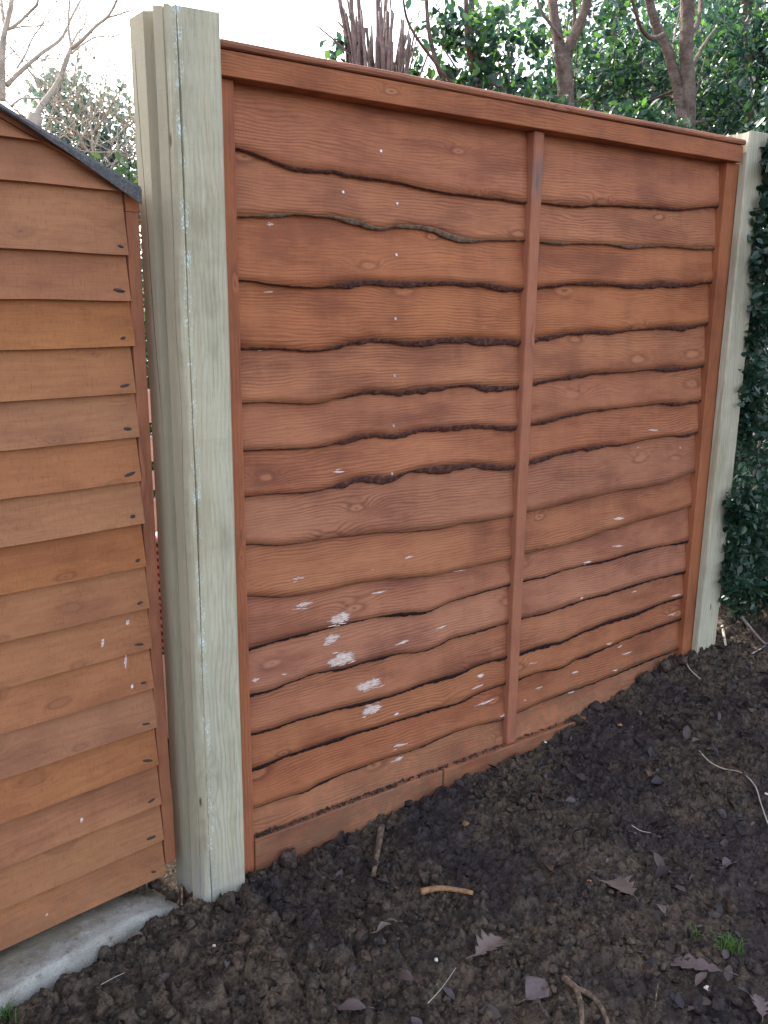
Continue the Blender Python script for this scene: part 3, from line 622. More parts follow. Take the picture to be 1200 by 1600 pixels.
for u, v, wd, ht in [(200, 972, 7, 7), (159, 1003, 5, 14), (197, 1033, 5, 24), (204, 1070, 5, 7), (126, 1279, 6, 8), (72, 1426, 5, 4)]:
    lx, lz = sl_(u, v, -.008); i = max(k for k in range(len(SW)) if k == 0 or lz < SW[k-1]); t = (lz-SW[i])/(SW[i-1]+.018-SW[i])
    W = wd*.0015*.5; H = ht*.0014*.5; m = 12; yy = lambda z: -.020+.0185*(z-SW[i])/(SW[i-1]+.018-SW[i])
    pts = [(lx+W*math.cos(q)*random.uniform(.6, 1.1)+H*.2*math.sin(q), lz+H*math.sin(q)) for q in [2*math.pi*k/m for k in range(m)]]
    pts = [(lx, lz)]+[(lx+(a-lx)*1.3, lz+(b-lz)*1.3) for a, b in pts]
    o = mesh('paint_mark', [(a, yy(b)-.0007, b) for a, b in pts], [(0, k, k % m+1) for k in range(1, m+1)], M['chip'], shed_boards[i])
    at_ = o.data.attributes.new('soft', 'FLOAT', 'POINT'); at_.data.foreach_set('value', [1]+[0]*m)
zb_ = SW[-1]; ze = roofz(0)-.04
def lean(bm):
    for v in bm.verts: v.co.x += .012*max(0, 1-(v.co.z-zb_)/1.5)**3
    return bm
obm('corner_trim', lean(box_bm(-.0285, 0, -.012, .02, zb_+.02, ze-.005, bev=.002, nz=4)), M['trim'], shed)
obm('side_wall', box_bm(-.022, -.004, .021, 1.6, zb_+.02, ze-.01, bev=0), M['trim'], shed)
mbx = MB()
for i in range(2, len(SW)):
    zt = SW[i-1]+.012; zb = SW[i]
    mbx.add([(-.003, .0215, zt), (.002+.009*max(0, 1-(zb-zb_)/1.5)**3, .0215, zb), (-.003, .0215, zb), (-.003, 1.6, zt), (.002+.009*max(0, 1-(zb-zb_)/1.5)**3, 1.6, zb), (-.003, 1.6, zb)], [(0, 2, 1), (3, 4, 5), (0, 1, 4, 3), (1, 2, 5, 4), (0, 3, 5, 2)])
mbx.build('side_cladding', M['trim'], shed)
obm('side_wall', box_bm(-1.71, -1.69, .021, 1.6, zb_+.02, ze-.01, bev=0), M['trim'], shed)
mb = MB(); mb.add([(-1.69, 1.6, zb_+.02), (-.023, 1.6, zb_+.02), (-.023, 1.6, ze-.02), (APX, 1.6, roofz(APX)-.06), (-1.69, 1.6, ze-.02)]+[(-1.69, 1.58, zb_+.02), (-.023, 1.58, zb_+.02), (-.023, 1.58, ze-.02), (APX, 1.58, roofz(APX)-.06), (-1.69, 1.58, ze-.02)], [(0, 1, 2, 3, 4), (9, 8, 7, 6, 5), (0, 5, 6, 1), (1, 6, 7, 2), (2, 7, 8, 3), (3, 8, 9, 4), (4, 9, 5, 0)])
mb.build('back_wall', M['shed'], shed)
# roof: board deck, felt sheet, felt folded down over the verge
EV = ru1[0]+.012
def slab(x0, x1, y0, y1, t0, t1): 
    f = lambda x: roofz(x) if x >= APX else roofz(2*APX-x)
    return [(x, y, f(x)-t) for y in (y0, y1) for x in (x0, x1) for t in (t0, t1)], [(0, 1, 3, 2), (4, 6, 7, 5), (0, 2, 6, 4), (1, 5, 7, 3), (0, 4, 5, 1), (2, 3, 7, 6)]
mb = MB(); mb.add(*slab(APX, EV-.006, -.002, 1.64, .003, .012)); mb.add(*slab(2*APX-EV, APX, -.002, 1.64, .003, .012)); mb.build('roof_deck', M['trim'], shed)
mb = MB(); xs = np.linspace(APX, EV, 24)
def felt(xs, sign):
    V = []; F = []
    for x in xs:
        z = roofz(x); xx = x if sign > 0 else 2*APX-x; drop = np.interp(x, [APX, -.42, -.26, -.12, 0], [.003, .004, .006, .018, .032])+random.uniform(-.001, .001)
        V += [(xx, 1.66, z+.002), (xx, -.030, z+.003), (xx, -.034, z-.004), (xx, -.032+random.uniform(-.001, .001), z-drop), (xx, -.0285, z-drop), (xx, -.0285, z-.003), (xx, 1.66, z-.002)]
    for i in range(len(xs)-1):
        for k in range(7): F.append((i*7+k, i*7+(k+1) % 7, (i+1)*7+(k+1) % 7, (i+1)*7+k))
    F.append(tuple(range(7))); F.append(tuple((len(xs)-1)*7+k for k in range(7))[::-1]); return V, F
mb.add(*felt(xs, 1)); mb.add(*felt(xs, -1)); mb.build('roof_felt', M['felt'], shed)
obm('eave_board', box_bm(-.026, .004, -.006, 1.62, ze-.004, ze+.032, bev=.001), M['trim'], shed)

# concrete base under the shed
def build_slab():
    a = atz(-60, 1614, .02); b = atz(285, 1404, .02); a2 = Vector((-2.2, a.y-(a.x+2.2)*.28, 0))
    d = (b-a).normalized(); nrm = Vector((-d.y, d.x, 0)); nx, ny = 150, 34; V = []
    L = 1.3
    for i in range(nx):
        s = i/(nx-1); p = b-d*(L*(1-s))
        for j in range(ny):
            q = p+nrm*(j/(ny-1))**1.5*.6
            z = .042+(float(fbm(np.array(q.x*25), np.array(q.y*25), 4))-.45)*.012
            edge = j/(ny-1)
            if j == 0: z = -.06
            elif j == 1: z -= .012
            z -= max(0, (s-.86)/.14)**2*.05
            V.append((q.x+(float(vnoise(np.array(s*60.), np.array(j*.5)))-.5)*.008, q.y+(float(vnoise(np.array(s*40.), np.array(4.+j*.5)))-.5)*.004, z))
    F = [(i*ny+j, (i+1)*ny+j, (i+1)*ny+j+1, i*ny+j+1) for i in range(nx-1) for j in range(ny-1)]
    o = mesh('path', V, F, M['concrete'], smooth=True); at_ = o.data.attributes.new('dirt', 'FLOAT', 'POINT'); at_.data.foreach_set('value', [min(1, ((k % ny)/(ny-1))*1.9-.08) for k in range(len(V))]); o.name = 'concrete_base'
    tag(o, 'worn pale concrete base under the shed wall, smeared with earth', 'concrete', kind='structure')
build_slab()

# ------------------------------------------------------------------ foliage
LEAF = np.array([(0, 0, 0), (.28, .24, .05), (.62, .26, .06), (1, 0, -.06), (.62, -.26, .06), (.28, -.24, .05), (.45, 0, -.03)])
LF = np.array([(0, 6, 1), (1, 6, 2), (2, 6, 3), (3, 6, 4), (4, 6, 5), (5, 6, 0)])
def leaves(name, centers, size, mat, parent, up=.5, jit=.35, shape=LEAF, faces=LF):
    C = np.asarray(centers); n = len(C)
    d = rng.normal(size=(n, 3)); d[:, 2] -= .25; d /= np.linalg.norm(d, axis=1)[:, None]
    nn = rng.normal(size=(n, 3)); nn[:, 2] += up*2; nn -= (nn*d).sum(1)[:, None]*d; nn /= np.linalg.norm(nn, axis=1)[:, None]
    s = np.cross(nn, d); L = size*(1+jit*rng.uniform(-1, 1, n))
    V = C[:, None, :]+L[:, None, None]*(shape[None, :, 0, None]*d[:, None, :]+shape[None, :, 1, None]*s[:, None, :]+shape[None, :, 2, None]*nn[:, None, :])
    k = len(shape); F = (faces[None]+(np.arange(n)*k)[:, None, None]).reshape(-1, faces.shape[1])
    return fastmesh(name, V.reshape(-1, 3), F, mat, parent)
def clump(c, rad, n, sub=14, tight=.3):
    c = np.asarray(c, float); rad = np.asarray(rad, float)
    q = rng.normal(size=(sub, 3)); q /= np.linalg.norm(q, axis=1)[:, None]; q *= rng.random((sub, 1))**.45
    ctr = c+q*rad; pick = rng.integers(0, sub, n); sz = rng.uniform(.5, 1.3, sub)
    return ctr[pick]+rng.normal(size=(n, 3))*rad*tight*sz[pick][:, None]
def gz(x, y): return float(hbase(x, y))
def wpt(u, v, y): return at(u, v, y)

def branch(mb, p, d, L, r, depth, spread=.6, upw=.15, n=5):
    pts = [Vector(p)]; dd = Vector(d).normalized(); rr = [r]
    for k in range(n):
        dd = (dd+Vector((random.uniform(-1, 1), random.uniform(-1, 1), random.uniform(-.6, 1)))*.16+Vector((0, 0, upw*.3))).normalized()
        pts.append(pts[-1]+dd*L/n); rr.append(r*(1-.6*(k+1)/n))
    tube(mb, pts, rr, 5 if r < .012 else 7, .06)
    if depth:
        for q in range(random.choice((2, 3, 3))):
            k = random.randint(1, n-1); a = Vector((random.uniform(-1, 1), random.uniform(-1, 1), random.uniform(-.3, 1)))
            branch(mb, pts[k], (pts[k+1]-pts[k]).normalized()+a*spread*1.2, L*random.uniform(.45, .7), rr[k]*.6, depth-1, spread, upw, n)
    return pts

# tree: traced stems (px, depth) -> world paths rooted in the ground
def stems(mb, paths, root, y0):
    for pts, r0, r1, dy in paths:
        W = [at(u, v, y0+dy*k/max(1, len(pts)-1)) for k, (u, v) in enumerate(pts)]
        W = smooth_path(W, 5); n = len(W)
        tube(mb, W, [r0+(r1-r0)*k/(n-1) for k in range(n)], 9, .07)
def tree(name, label, cat, y0, paths, crowns, size, mat, root_px, root_r, group=None, twigs=0, bark='trunk', up=.5):
    top = at(root_px[0], root_px[1], y0); base = Vector((top.x-.03, y0, gz(top.x, y0)-.05))
    t = empty(name, base); tag(t, label, cat, group)
    mb = MB(); tr = smooth_path([base, base.lerp(top, .5)+Vector((.02, .01, 0)), top], 6)
    tube(mb, tr, [root_r*(1.25-.25*k/(len(tr)-1)) for k in range(len(tr))], 11, .07)
    stems(mb, paths, top, y0)
    for c, rad, n in crowns:
        for _ in range(max(3, int(n/160))+twigs):
            q = Vector(c)+Vector([random.uniform(-.7, .7)*v for v in rad]); s = top+Vector((random.uniform(-.03, .03), 0, random.uniform(-.4, .3)))
            m = s.lerp(q, .5)+Vector((random.uniform(-.06, .06), random.uniform(-.06, .06), -.04)); pp = smooth_path([s, m, q], 4)
            tube(mb, pp, [.009*(1-.7*k/(len(pp)-1)) for k in range(len(pp))], 5)
    o = mb.build('trunk', M[bark], None, True); o.parent = t; o.matrix_parent_inverse = Matrix.Translation(-base)
    if crowns:
        C = np.concatenate([clump(c, rad, n, max(8, int(n/45))) for c, rad, n in crowns])
        f = leaves('crown', C, size, M[mat], None, up); f.parent = t; f.matrix_parent_inverse = Matrix.Translation(-base)
    return t
def cr(u, v, y, rad, n): return (tuple(at(u, v, y)), rad, n)

tree('holly_tree', 'dark holly tree on thin stems, left of the forked trunks above the fence', 'tree', 1.25,
     [([(742,190),(748,130),(735,60),(740,-40)], .022, .012, 0), ([(742,190),(700,140),(672,60),(665,-30)], .014, .007, .1), ([(735,160),(690,110),(640,40),(628,-20)], .009, .004, .0), ([(745,150),(730,60),(728,-30)], .012, .008, -.1)],
     [cr(745, 60, 1.25, (.19, .2, .15), 620), cr(720, 140, 1.3, (.14, .2, .08), 260), cr(800, 90, 1.35, (.18, .2, .17), 400), cr(820, 160, 1.3, (.16, .2, .08), 220)], .042, 'holly', (742, 190), .03)
tree('forked_tree', 'grey brown trunk forking in a narrow V above the middle of the fence', 'tree', 1.05,
     [([(885,175),(882,120),(879,85)], .036, .033, 0), ([(880,100),(868,40),(858,-40)], .026, .018, .1), ([(880,92),(900,50),(915,10),(925,-50)], .024, .016, -.1), ([(878,60),(845,15),(835,-30)], .008, .005, .1), ([(893,66),(898,20),(890,-40)], .01, .007, .0)],
     [cr(930, 60, 1.3, (.3, .25, .2), 620), cr(850, 20, 1.5, (.25, .25, .15), 170), cr(905, 150, 1.35, (.3, .2, .12), 620)], .04, 'holly', (886, 178), .04)
tree('twin_stemmed_tree', 'rough barked tree with two upright stems near the right end of the fence', 'tree', .85,
     [([(1068,200),(1064,160),(1055,120),(1040,70),(1022,30),(1005,-40)], .028, .018, .1), ([(1074,200),(1075,140),(1072,80),(1074,20),(1072,-50)], .034, .028, 0), ([(1072,60),(1092,30),(1098,-40)], .014, .009, .1), ([(1036,55),(1018,60),(1000,40),(985,-10)], .012, .006, -.1), ([(1078,110),(1100,70),(1118,45)], .011, .005, .1)],
     [cr(1020, 130, 1.25, (.35, .25, .22), 1300), cr(1110, 60, 1.2, (.3, .25, .25), 900), cr(1120, 170, 1.2, (.3, .2, .15), 900)], .038, 'holly', (1071, 205), .05)
tree('holly_tree', 'dense dark holly filling the top right corner behind the ivy', 'tree', 1.3,
     [([(1165,260),(1172,120),(1160,-40)], .03, .02, 0)],
     [cr(1160, 40, 1.4, (.4, .3, .32), 1500), cr(1190, 140, 1.3, (.4, .3, .3), 1500), cr(1215, 240, 1.2, (.4, .3, .3), 800), cr(1260, 80, 1.3, (.5, .4, .5), 900)], .042, 'holly', (1166, 250), .04)
tree('holly_tree', 'light flecked holly further back between the two bigger trunks', 'tree', 2.2,
     [([(960,200),(955,100),(968,-20)], .03, .015, 0), ([(958,140),(985,160),(1000,90),(960,20)], .014, .008, .0)],
     [cr(950, 90, 2.3, (.6, .4, .35), 700), cr(1010, 60, 2.4, (.6, .4, .5), 700), cr(990, 160, 2.2, (.6, .4, .25), 800), cr(870, 160, 2.2, (.4, .3, .2), 330), cr(1060, 130, 2.3, (.5, .4, .5), 600)], .048, 'holly', (958, 200), .045)
# cut coppice stool
top = at(592, 108, 1.4); base = Vector((top.x, 1.4, gz(top.x, 1.4)-.05)); t = empty('cut_shrub', base)
tag(t, 'hard pruned shrub with a broom of bare cut stems above the fence', 'shrub')
mb = MB(); tube(mb, smooth_path([base, base.lerp(top, .5), top-Vector((0, 0, .12))], 5), [.09]*5+[.085]*6, 10, .1)
for k in range(80):
    a = random.uniform(0, 6.28); rr = random.random()**.5*.105; s = top+Vector((math.cos(a)*rr, math.sin(a)*rr, -.2))
    dirv = Vector((math.cos(a)*rr*1.6+random.uniform(-.05, .05), math.sin(a)*rr, 1)); L = random.uniform(.24, .4) if k > 12 else random.uniform(.38, .62)
    r = random.uniform(.003, .009) if k > 6 else .012
    e = s+dirv.normalized()*L; m = s.lerp(e, .5)+Vector((random.uniform(-.02, .02), 0, 0)); tube(mb, smooth_path([s, m, e], 3), [r]*4+[r*.8]*3, 6, .08)
for u0, v0, u1, v1, r in [(560, 100, 495, 40, .005), (575, 95, 527, 33, .006), (570, 90, 545, 25, .007), (620, 100, 645, 20, .005), (610, 90, 608, -20, .006), (595, 90, 593, -30, .005), (640, 110, 655, 10, .004), (655, 120, 688, 15, .005)]:
    tube(mb, smooth_path([at(u0, v0, 1.4), at((u0+u1)/2+3, (v0+v1)/2, 1.42), at(u1, v1, 1.45)], 4), [r*(1-.4*k/8) for k in range(9)], 5, .05)
o = mb.build('trunk', M['stem'], None, True); o.parent = t; o.matrix_parent_inverse = Matrix.Translation(-base)
C = np.concatenate([clump(at(530, 88, 1.5), (.1, .1, .05), 60, 8), clump(at(660, 125, 1.5), (.12, .1, .08), 70, 8), clump(at(655, 70, 1.55), (.06, .1, .05), 16, 5)])
f = leaves('crown', C, .04, M['holly'], None, .5); f.parent = t; f.matrix_parent_inverse = Matrix.Translation(-base)
for cu, cv, lab, kk in ((1010, 130, 'dark hedge mass far back behind the two stemmed trunk', 3.0), (1150, 110, 'darkest part of the hedge far back at the right edge', 2.6)):
    b0 = at(cu, 230, kk); base = Vector((b0.x, kk, 0)); t = empty('hedge_shrub', base); tag(t, lab, 'shrub')
    mb = MB(); tube(mb, smooth_path([base, base+Vector((.05, 0, 1.2)), base+Vector((-.05, .1, 2.6))], 4), [.05]*9, 7, .08); o = mb.build('trunk', M['trunk'], None, True); o.parent = t; o.matrix_parent_inverse = Matrix.Translation(-base)
    C = np.concatenate([clump(at(cu, cv, kk), (.75, .35, .55), 1500, 34), clump(at(cu+90, cv-60, kk), (.8, .35, .6), 1300, 30), clump(at(cu-20, 220, kk), (1.0, .35, .4), 1500, 34)])
    f = leaves('crown', C, .062, M['holly'], None, .4); f.parent = t; f.matrix_parent_inverse = Matrix.Translation(-base)
# low holly right behind the fence top
base = Vector((1.9, 1.0, gz(1.9, 1.0))); t = empty('hedge_shrub', base); tag(t, 'low leafy shrub showing just above the fence capping between trunks', 'shrub')
mb = MB(); tube(mb, smooth_path([base, base+Vector((.05, .1, .9)), base+Vector((.1, .1, 1.7))], 4), [.03, .03, .03, .028, .025, .02, .02, .015, .01], 7, .08); o = mb.build('trunk', M['trunk'], None, True); o.parent = t; o.matrix_parent_inverse = Matrix.Translation(-base)
C = np.concatenate([clump(at(830, 172, .9), (.2, .15, .06), 230, 10), clump(at(960, 185, .8), (.25, .15, .07), 330, 10), clump(at(1020, 200, .8), (.2, .15, .09), 300, 10), clump((2.1, 1.1, 1.3), (.5, .2, .5), 700, 20)])
f = leaves('crown', C, .036, M['holly'], None, .5); f.parent = t; f.matrix_parent_inverse = Matrix.Translation(-base)

# ivy clad shrubs in front of and beside the right post, plus added unseen shading leaves
def ivy(name, label, base, crowns, size, stems_):
    base = Vector(base); t = empty(name, base); tag(t, label, 'shrub'); mb = MB()
    for pth, r in stems_: pp = smooth_path(pth, 5); tube(mb, pp, [r*(1-.5*k/(len(pp)-1)) for k in range(len(pp))], 7, .1)
    o = mb.build('stem', M['stem'], None, True); o.parent = t; o.matrix_parent_inverse = Matrix.Translation(-base)
    C = np.concatenate([clump(*c, max(8, c[2]//40)) for c in crowns]); f = leaves('foliage', C, size, M['ivy'], None, .3); f.parent = t; f.matrix_parent_inverse = Matrix.Translation(-base)
ivy('ivy_shrub', 'low dark green ivy bush against the foot of the right post', (2.25, .1, .2),
    [((2.10, .02, .66), (.13, .13, .16), 900), ((2.3, .1, .6), (.26, .2, .28), 1500), ((2.12, .0, .44), (.10, .1, .12), 420), ((1.93, -.075, .71), (.05, .05, .09), 330), ((1.955, -.06, .55), (.05, .05, .11), 330), ((2.03, -.05, .42), (.05, .05, .07), 160), ((2.16, .0, .37), (.15, .1, .07), 520), ((2.6, .2, .5), (.3, .3, .3), 900)], .034,
    [([(2.2, .1, .15), (2.22, .08, .5), (2.2, .05, .9), (2.15, .0, 1.15)], .008), ([(2.3, .2, .2), (2.25, .15, .9), (2.2, .05, 1.2)], .007), ([(2.03, -.06, .32), (2.06, -.12, .25), (2.08, -.16, .215)], .006), ([(2.2, .05, 1.05), (2.15, 0, 1.13), (2.10, -.05, 1.16)], .004)])
ivy('ivy_shrub', 'tall dark ivy mass hanging over the top of the right post, with added unseen leaves for shade', (2.35, .3, .2),
    [((2.3, .2, 1.55), (.22, .2, .3), 1300), ((2.5, .3, 1.9), (.3, .25, .35), 1300), ((1.945, -.06, 1.62), (.05, .05, .20), 620), ((1.97, -.04, 1.32), (.05, .05, .16), 420), ((1.905, -.09, 1.900), (.035, .03, .022), 80), ((1.94, -.05, 1.90), (.05, .05, .09), 300), ((1.98, 0, 2.02), (.07, .06, .07), 260), ((2.5, .5, 1.2), (.3, .2, .4), 900), ((2.28, .25, 1.08), (.2, .12, .28), 1500), ((2.03, .0, 1.08), (.06, .05, .14), 330), ((2.07, .02, 1.15), (.08, .06, .25), 700), ((2.5, -.55, 1.3), (.35, .5, .8), 2600), ((2.25, -.7, 1.7), (.22, .4, .45), 1500)], .036,  # final pair of clumps is unseen, added to shade the panel's right side
    [([(2.4, .3, .15), (2.42, .3, 1.0), (2.35, .25, 1.7), (2.3, .2, 2.2)], .022), ([(2.55, -.5, .1), (2.5, -.55, .9), (2.45, -.6, 1.5), (2.3, -.68, 2.0)], .02), ([(2.45, .2, .15), (2.5, -.1, .9), (2.5, -.4, 1.5)], .012)])
base = Vector((3.1, .9, .2)); t = empty('hedge_shrub', base); tag(t, 'deep shadowed hedge in the dark gap right of the right post', 'shrub')
mb = MB(); tube(mb, smooth_path([base, base+Vector((0, .1, .9)), base+Vector((.1, .1, 1.9))], 4), [.04]*9, 7, .08); o = mb.build('trunk', M['trunk'], None, True); o.parent = t; o.matrix_parent_inverse = Matrix.Translation(-base)
C = np.concatenate([clump((2.8, .75, .9), (.55, .3, .75), 4200, 70), clump((3.4, .3, 1.1), (.5, .5, .8), 2200, 40), clump((3.9, 1.6, 1.2), (1.3, .5, 1.1), 5200, 80)])
f = leaves('crown', C, .05, M['ivy'], None, .4); f.parent = t; f.matrix_parent_inverse = Matrix.Translation(-base)

# left: bare tree, tangled shrub, conifer by the shed
def traced(mb, y0, L):
    for pts, r0, r1, dy in L:
        W = smooth_path([at(u, v, y0+dy*k/max(1, len(pts)-1)) for k, (u, v) in enumerate(pts)], 5); n = len(W); s = (at(100, 100, y0)-CAM).length/FPX
        tube(mb, W, [s*.8*(r0+(r1-r0)*k/(n-1)) for k in range(n)], 7, .08)
Y0 = 4.5; q = at(42, 330, Y0); base = Vector((q.x, Y0, 0)); t = empty('bare_tree', base); tag(t, 'leafless pale branched tree beyond the shed roof', 'tree')
mb = MB(); tube(mb, smooth_path([base, at(42, 330, Y0), at(55, 180, Y0)], 5), [.09]*4+[.07]*4+[.05]*3, 9, .05)
z7 = lambda p: [(x/5.714, y/5.714) for x, y in p]
traced(mb, Y0, [(z7([(300,1080),(360,960),(470,810),(540,680),(600,520),(640,420)]), 6, 3.6, .2), (z7([(640,420),(620,330),(610,200),(618,60),(625,-60)]), 2.6, 1.6, .2), (z7([(640,430),(720,370),(860,230),(960,150),(1030,30),(1060,-60)]), 3.6, 1.6, -.3), (z7([(930,165),(1040,135),(1130,105),(1200,90)]), 1.8, 1.0, -.2),
    (z7([(640,480),(720,410),(860,330),(1000,330),(1080,295),(1150,265)]), 1.8, .9, .3), (z7([(60,760),(140,680),(260,570),(380,470),(520,370),(590,270),(640,150),(720,0)]), 4.5, 1.6, .3), (z7([(150,610),(230,480),(290,340),(370,230),(420,130),(520,0)]), 1.8, 1.0, .2), (z7([(80,260),(170,200),(260,110),(330,40),(345,-40)]), 2.6, 1.8, -.2),
    (z7([(80,265),(180,240),(330,230),(460,220)]), 1.8, .9, .2), (z7([(330,240),(440,190),(560,165),(720,165)]), 1.2, .8, .2), (z7([(390,530),(480,520),(570,525)]), 1.2, .8, .2), (z7([(640,400),(690,300),(750,230),(775,100),(790,-20)]), 1.8, 1.1, .4), (z7([(100,950),(190,880),(300,880),(380,880),(520,910),(700,880)]), 2.2, 1.2, .5),
    (z7([(30,540),(110,470),(180,430)]), 1.2, .8, 0), (z7([(20,900),(15,700),(20,420),(45,280),(90,100),(110,-60)]), 6.5, 3.6, 0), (z7([(50,250),(20,100),(10,-50)]), 3.4, 2.5, .2)])
for k in range(230):
    u = random.uniform(-20, 205); v = random.uniform(-20, 170); s = at(u, v, Y0+random.uniform(-.2, .6))
    branch(mb, s, (random.uniform(-1, 1), random.uniform(-.5, .5), random.uniform(0, 1)), random.uniform(.12, .45), .0026, 1 if random.random() < .4 else 0, .6, .1, 4)
o = mb.build('trunk', M['palebark'], None, True); o.parent = t; o.matrix_parent_inverse = Matrix.Translation(-base)
Y1 = 5.6; c = at(140, 215, Y1); base = Vector((c.x, Y1, 0)); t = empty('tangled_shrub', base); tag(t, 'blue green shrub behind a tangle of pale twigs, just above the shed roof', 'shrub')
mb = MB()
for k in range(60):
    u = random.uniform(60, 240); v = random.uniform(170, 300); s = at(u, v, Y1-.5+random.uniform(-.3, .3))
    branch(mb, s, (random.uniform(-1, 1), random.uniform(-.3, .3), random.uniform(-.3, 1)), random.uniform(.3, .9), random.uniform(.003, .009), 2, .8, .0, 5)
for k in range(6): tube(mb, smooth_path([base+Vector((random.uniform(-.3, .3), -.4, 0)), base+Vector((random.uniform(-.4, .4), -.4, 1.2)), base+Vector((random.uniform(-.6, .6), -.4, 2.4))], 4), [.03]*5+[.02]*4, 6, .1)
o = mb.build('stem', M['palebark'], None, True); o.parent = t; o.matrix_parent_inverse = Matrix.Translation(-base)
C = np.concatenate([clump(at(130, 190, Y1+.3), (.4, .3, .35), 900, 24), clump(at(170, 250, Y1+.2), (.55, .3, .4), 1200, 24), clump(at(80, 250, Y1+.4), (.4, .3, .3), 500, 14), clump(at(90, 130, Y1+.5), (.3, .3, .25), 200, 9), clump((c.x, Y1+.3, 1.4), (.7, .3, .8), 1200, 24)])
f = leaves('crown', C, .06, M['farleaf'], None, .2); f.parent = t; f.matrix_parent_inverse = Matrix.Translation(-base)
Y2 = 1.5; c = at(222, 300, Y2); base = Vector((c.x+.06, Y2, 0)); t = empty('conifer_bush', base); tag(t, 'small fresh green bush squeezed between shed roof and left post, with added unseen leaves blocking sun', 'shrub')
mb = MB(); tube(mb, [base, base+Vector((0, 0, .9)), Vector((c.x, Y2, c.z+.1))], [.03, .025, .008], 7, .05); o = mb.build('stem', M['trunk'], None, True); o.parent = t; o.matrix_parent_inverse = Matrix.Translation(-base)
C = np.concatenate([clump((c.x+.03, Y2, c.z-.02), (.09, .12, .12), 700, 16), clump((c.x+.08, Y2, c.z-.5), (.2, .2, .45), 1800, 40), clump((.28, 1.05, .95), (.4, .25, .75), 3800, 60), clump((.08, 1.0, 1.0), (.22, .14, .6), 3600, 60)])  # final pair of clumps is unseen, added to block sun behind the gap
f = leaves('foliage', C, .028, M['conifer'], None, .2); f.parent = t; f.matrix_parent_inverse = Matrix.Translation(-base)

# things stored behind the gap between shed and post
g0 = at(256, 960, .42)
bmz = MB(); pts = []
for k in range(40):
    z = .46+.36*k/39; pts.append((g0.x+.03+.004*math.sin(k*.9), .45, z))
tube(bmz, pts, [.05*(1+.10*math.sin(k*1.7)+(-.25 if k in (0, 39) else 0)) for k in range(40)], 16, .04)
o = bmz.build('striped_roll', M['stripe'], None, True); tag(o, 'red and white striped cloth roll glimpsed in the gap beside the shed', 'cloth roll')
g1 = at(243, 760, .75)
tt = empty('white_screen', (g1.x+.07, .78, 0)); tag(tt, 'white slatted panel glimpsed through the gap above the striped roll', 'screen')
for z0, z1 in ((.0, .84), (.87, .93), (.96, 1.04), (1.08, 1.18)):
    obm('slat', box_bm(-.2, .2, -.01, .01, z0, z1, bev=.003), M['white'], tt)
for sx in (-.17, .17): obm('upright', box_bm(sx-.02, sx+.02, .011, .035, 0, 1.19, bev=.003), M['white'], tt)

# ------------------------------------------------------------------ small things on the soil
def gtop(x, y): return float(hfull(np.array([x]), np.array([y]))[0])
OAK = [(0, .02), (.06, .03), (.14, .10), (.20, .16), (.25, .09), (.33, .17), (.42, .27), (.47, .14), (.55, .2), (.65, .31), (.70, .16), (.78, .17), (.86, .2), (.9, .1), (.97, .07), (1, 0)]
OVAL = [(0, .015), (.12, .1), (.28, .2), (.45, .25), (.62, .22), (.8, .13), (.93, .05), (1, 0)]
def dead_leaf(u, v, L, rot, mat, outline, label, curl=.25, tilt=.2, roll=.3, wide=1.0):
    p = ground_hit(u, v); z = gtop(p.x, p.y); t = []
    n = len(outline); V = []; F = []
    for k, (a, h) in enumerate(outline):
        h *= wide*random.uniform(.85, 1.12)
        for j in range(-3, 4):
            s = j/3*h; zz = curl*(s*s)*3+.12*math.sin(a*3.1)*curl+roll*s*.3+random.uniform(-.012, .012)-.02*(1-abs(j)/3)
            V.append(((a-.5)*L, s*L, zz*L))
    for k in range(n-1):
        for j in range(6): b = k*7+j; F.append((b, b+7, b+8, b+1))
    # stalk
    mb = MB(); mb.add(V, F); tube(mb, [(-.5*L, 0, -.0), (-.62*L, .02*L, .03*L), (-.78*L, .06*L, .02*L)], [.0016, .0012, .0009], 5)
    o = mb.build('dead_leaf', M[mat], None, True); so_ = o.modifiers.new('thick', 'SOLIDIFY'); so_.thickness = .0005
    o.location = (p.x, p.y, z+.012); o.rotation_euler = (random.uniform(-.25, .25), tilt, R_(rot)); tag(o, label, 'leaf', 'dead leaves on the soil')
dead_leaf(968, 1392, .125, 70, 'dleaf_tan', OAK, 'large lobed mauve brown oak leaf lying flat in the middle right of the soil', .2, .25, .5, 1.2)
dead_leaf(763, 1497, .095, 10, 'dleaf_tan', OAK, 'pale grey pointed leaf left of the forked twig at the bottom', .4, .1, .5, 1.2)
dead_leaf(1083, 1520, .12, 115, 'dleaf_purple', OAK, 'dark purple grey oak leaf beside the grass tuft', .3, .2, .5, .9)
dead_leaf(632, 1552, .06, 100, 'dleaf_purple', OVAL, 'mauve folded leaf standing up below the small white pebble', .9, .5, .3)
dead_leaf(548, 1588, .07, 130, 'dleaf_purple', OVAL, 'dark mauve leaf cut by the bottom edge left of centre', .6, .3, .5)
dead_leaf(600, 1478, .045, 5, 'dleaf_tan', OVAL, 'curled grey leaf half, lower of a pair below the orange stick', 1.2, .05, .2, .8)
dead_leaf(610, 1458, .04, 130, 'dleaf_tan', OVAL, 'narrow grey leaf half, upper of a pair below the orange stick', 1.0, .3, .2, .7)
dead_leaf(838, 1555, .085, 15, 'dleaf_purple', OVAL, 'broad dark leaf flat beside the top of the forked twig', .25, .1, .2, 1.3)
dead_leaf(1140, 1352, .06, 0, 'dleaf_purple', OVAL, 'bluish grey curled leaf near the right edge below the thin root', .8, .15, .2, 1.1)
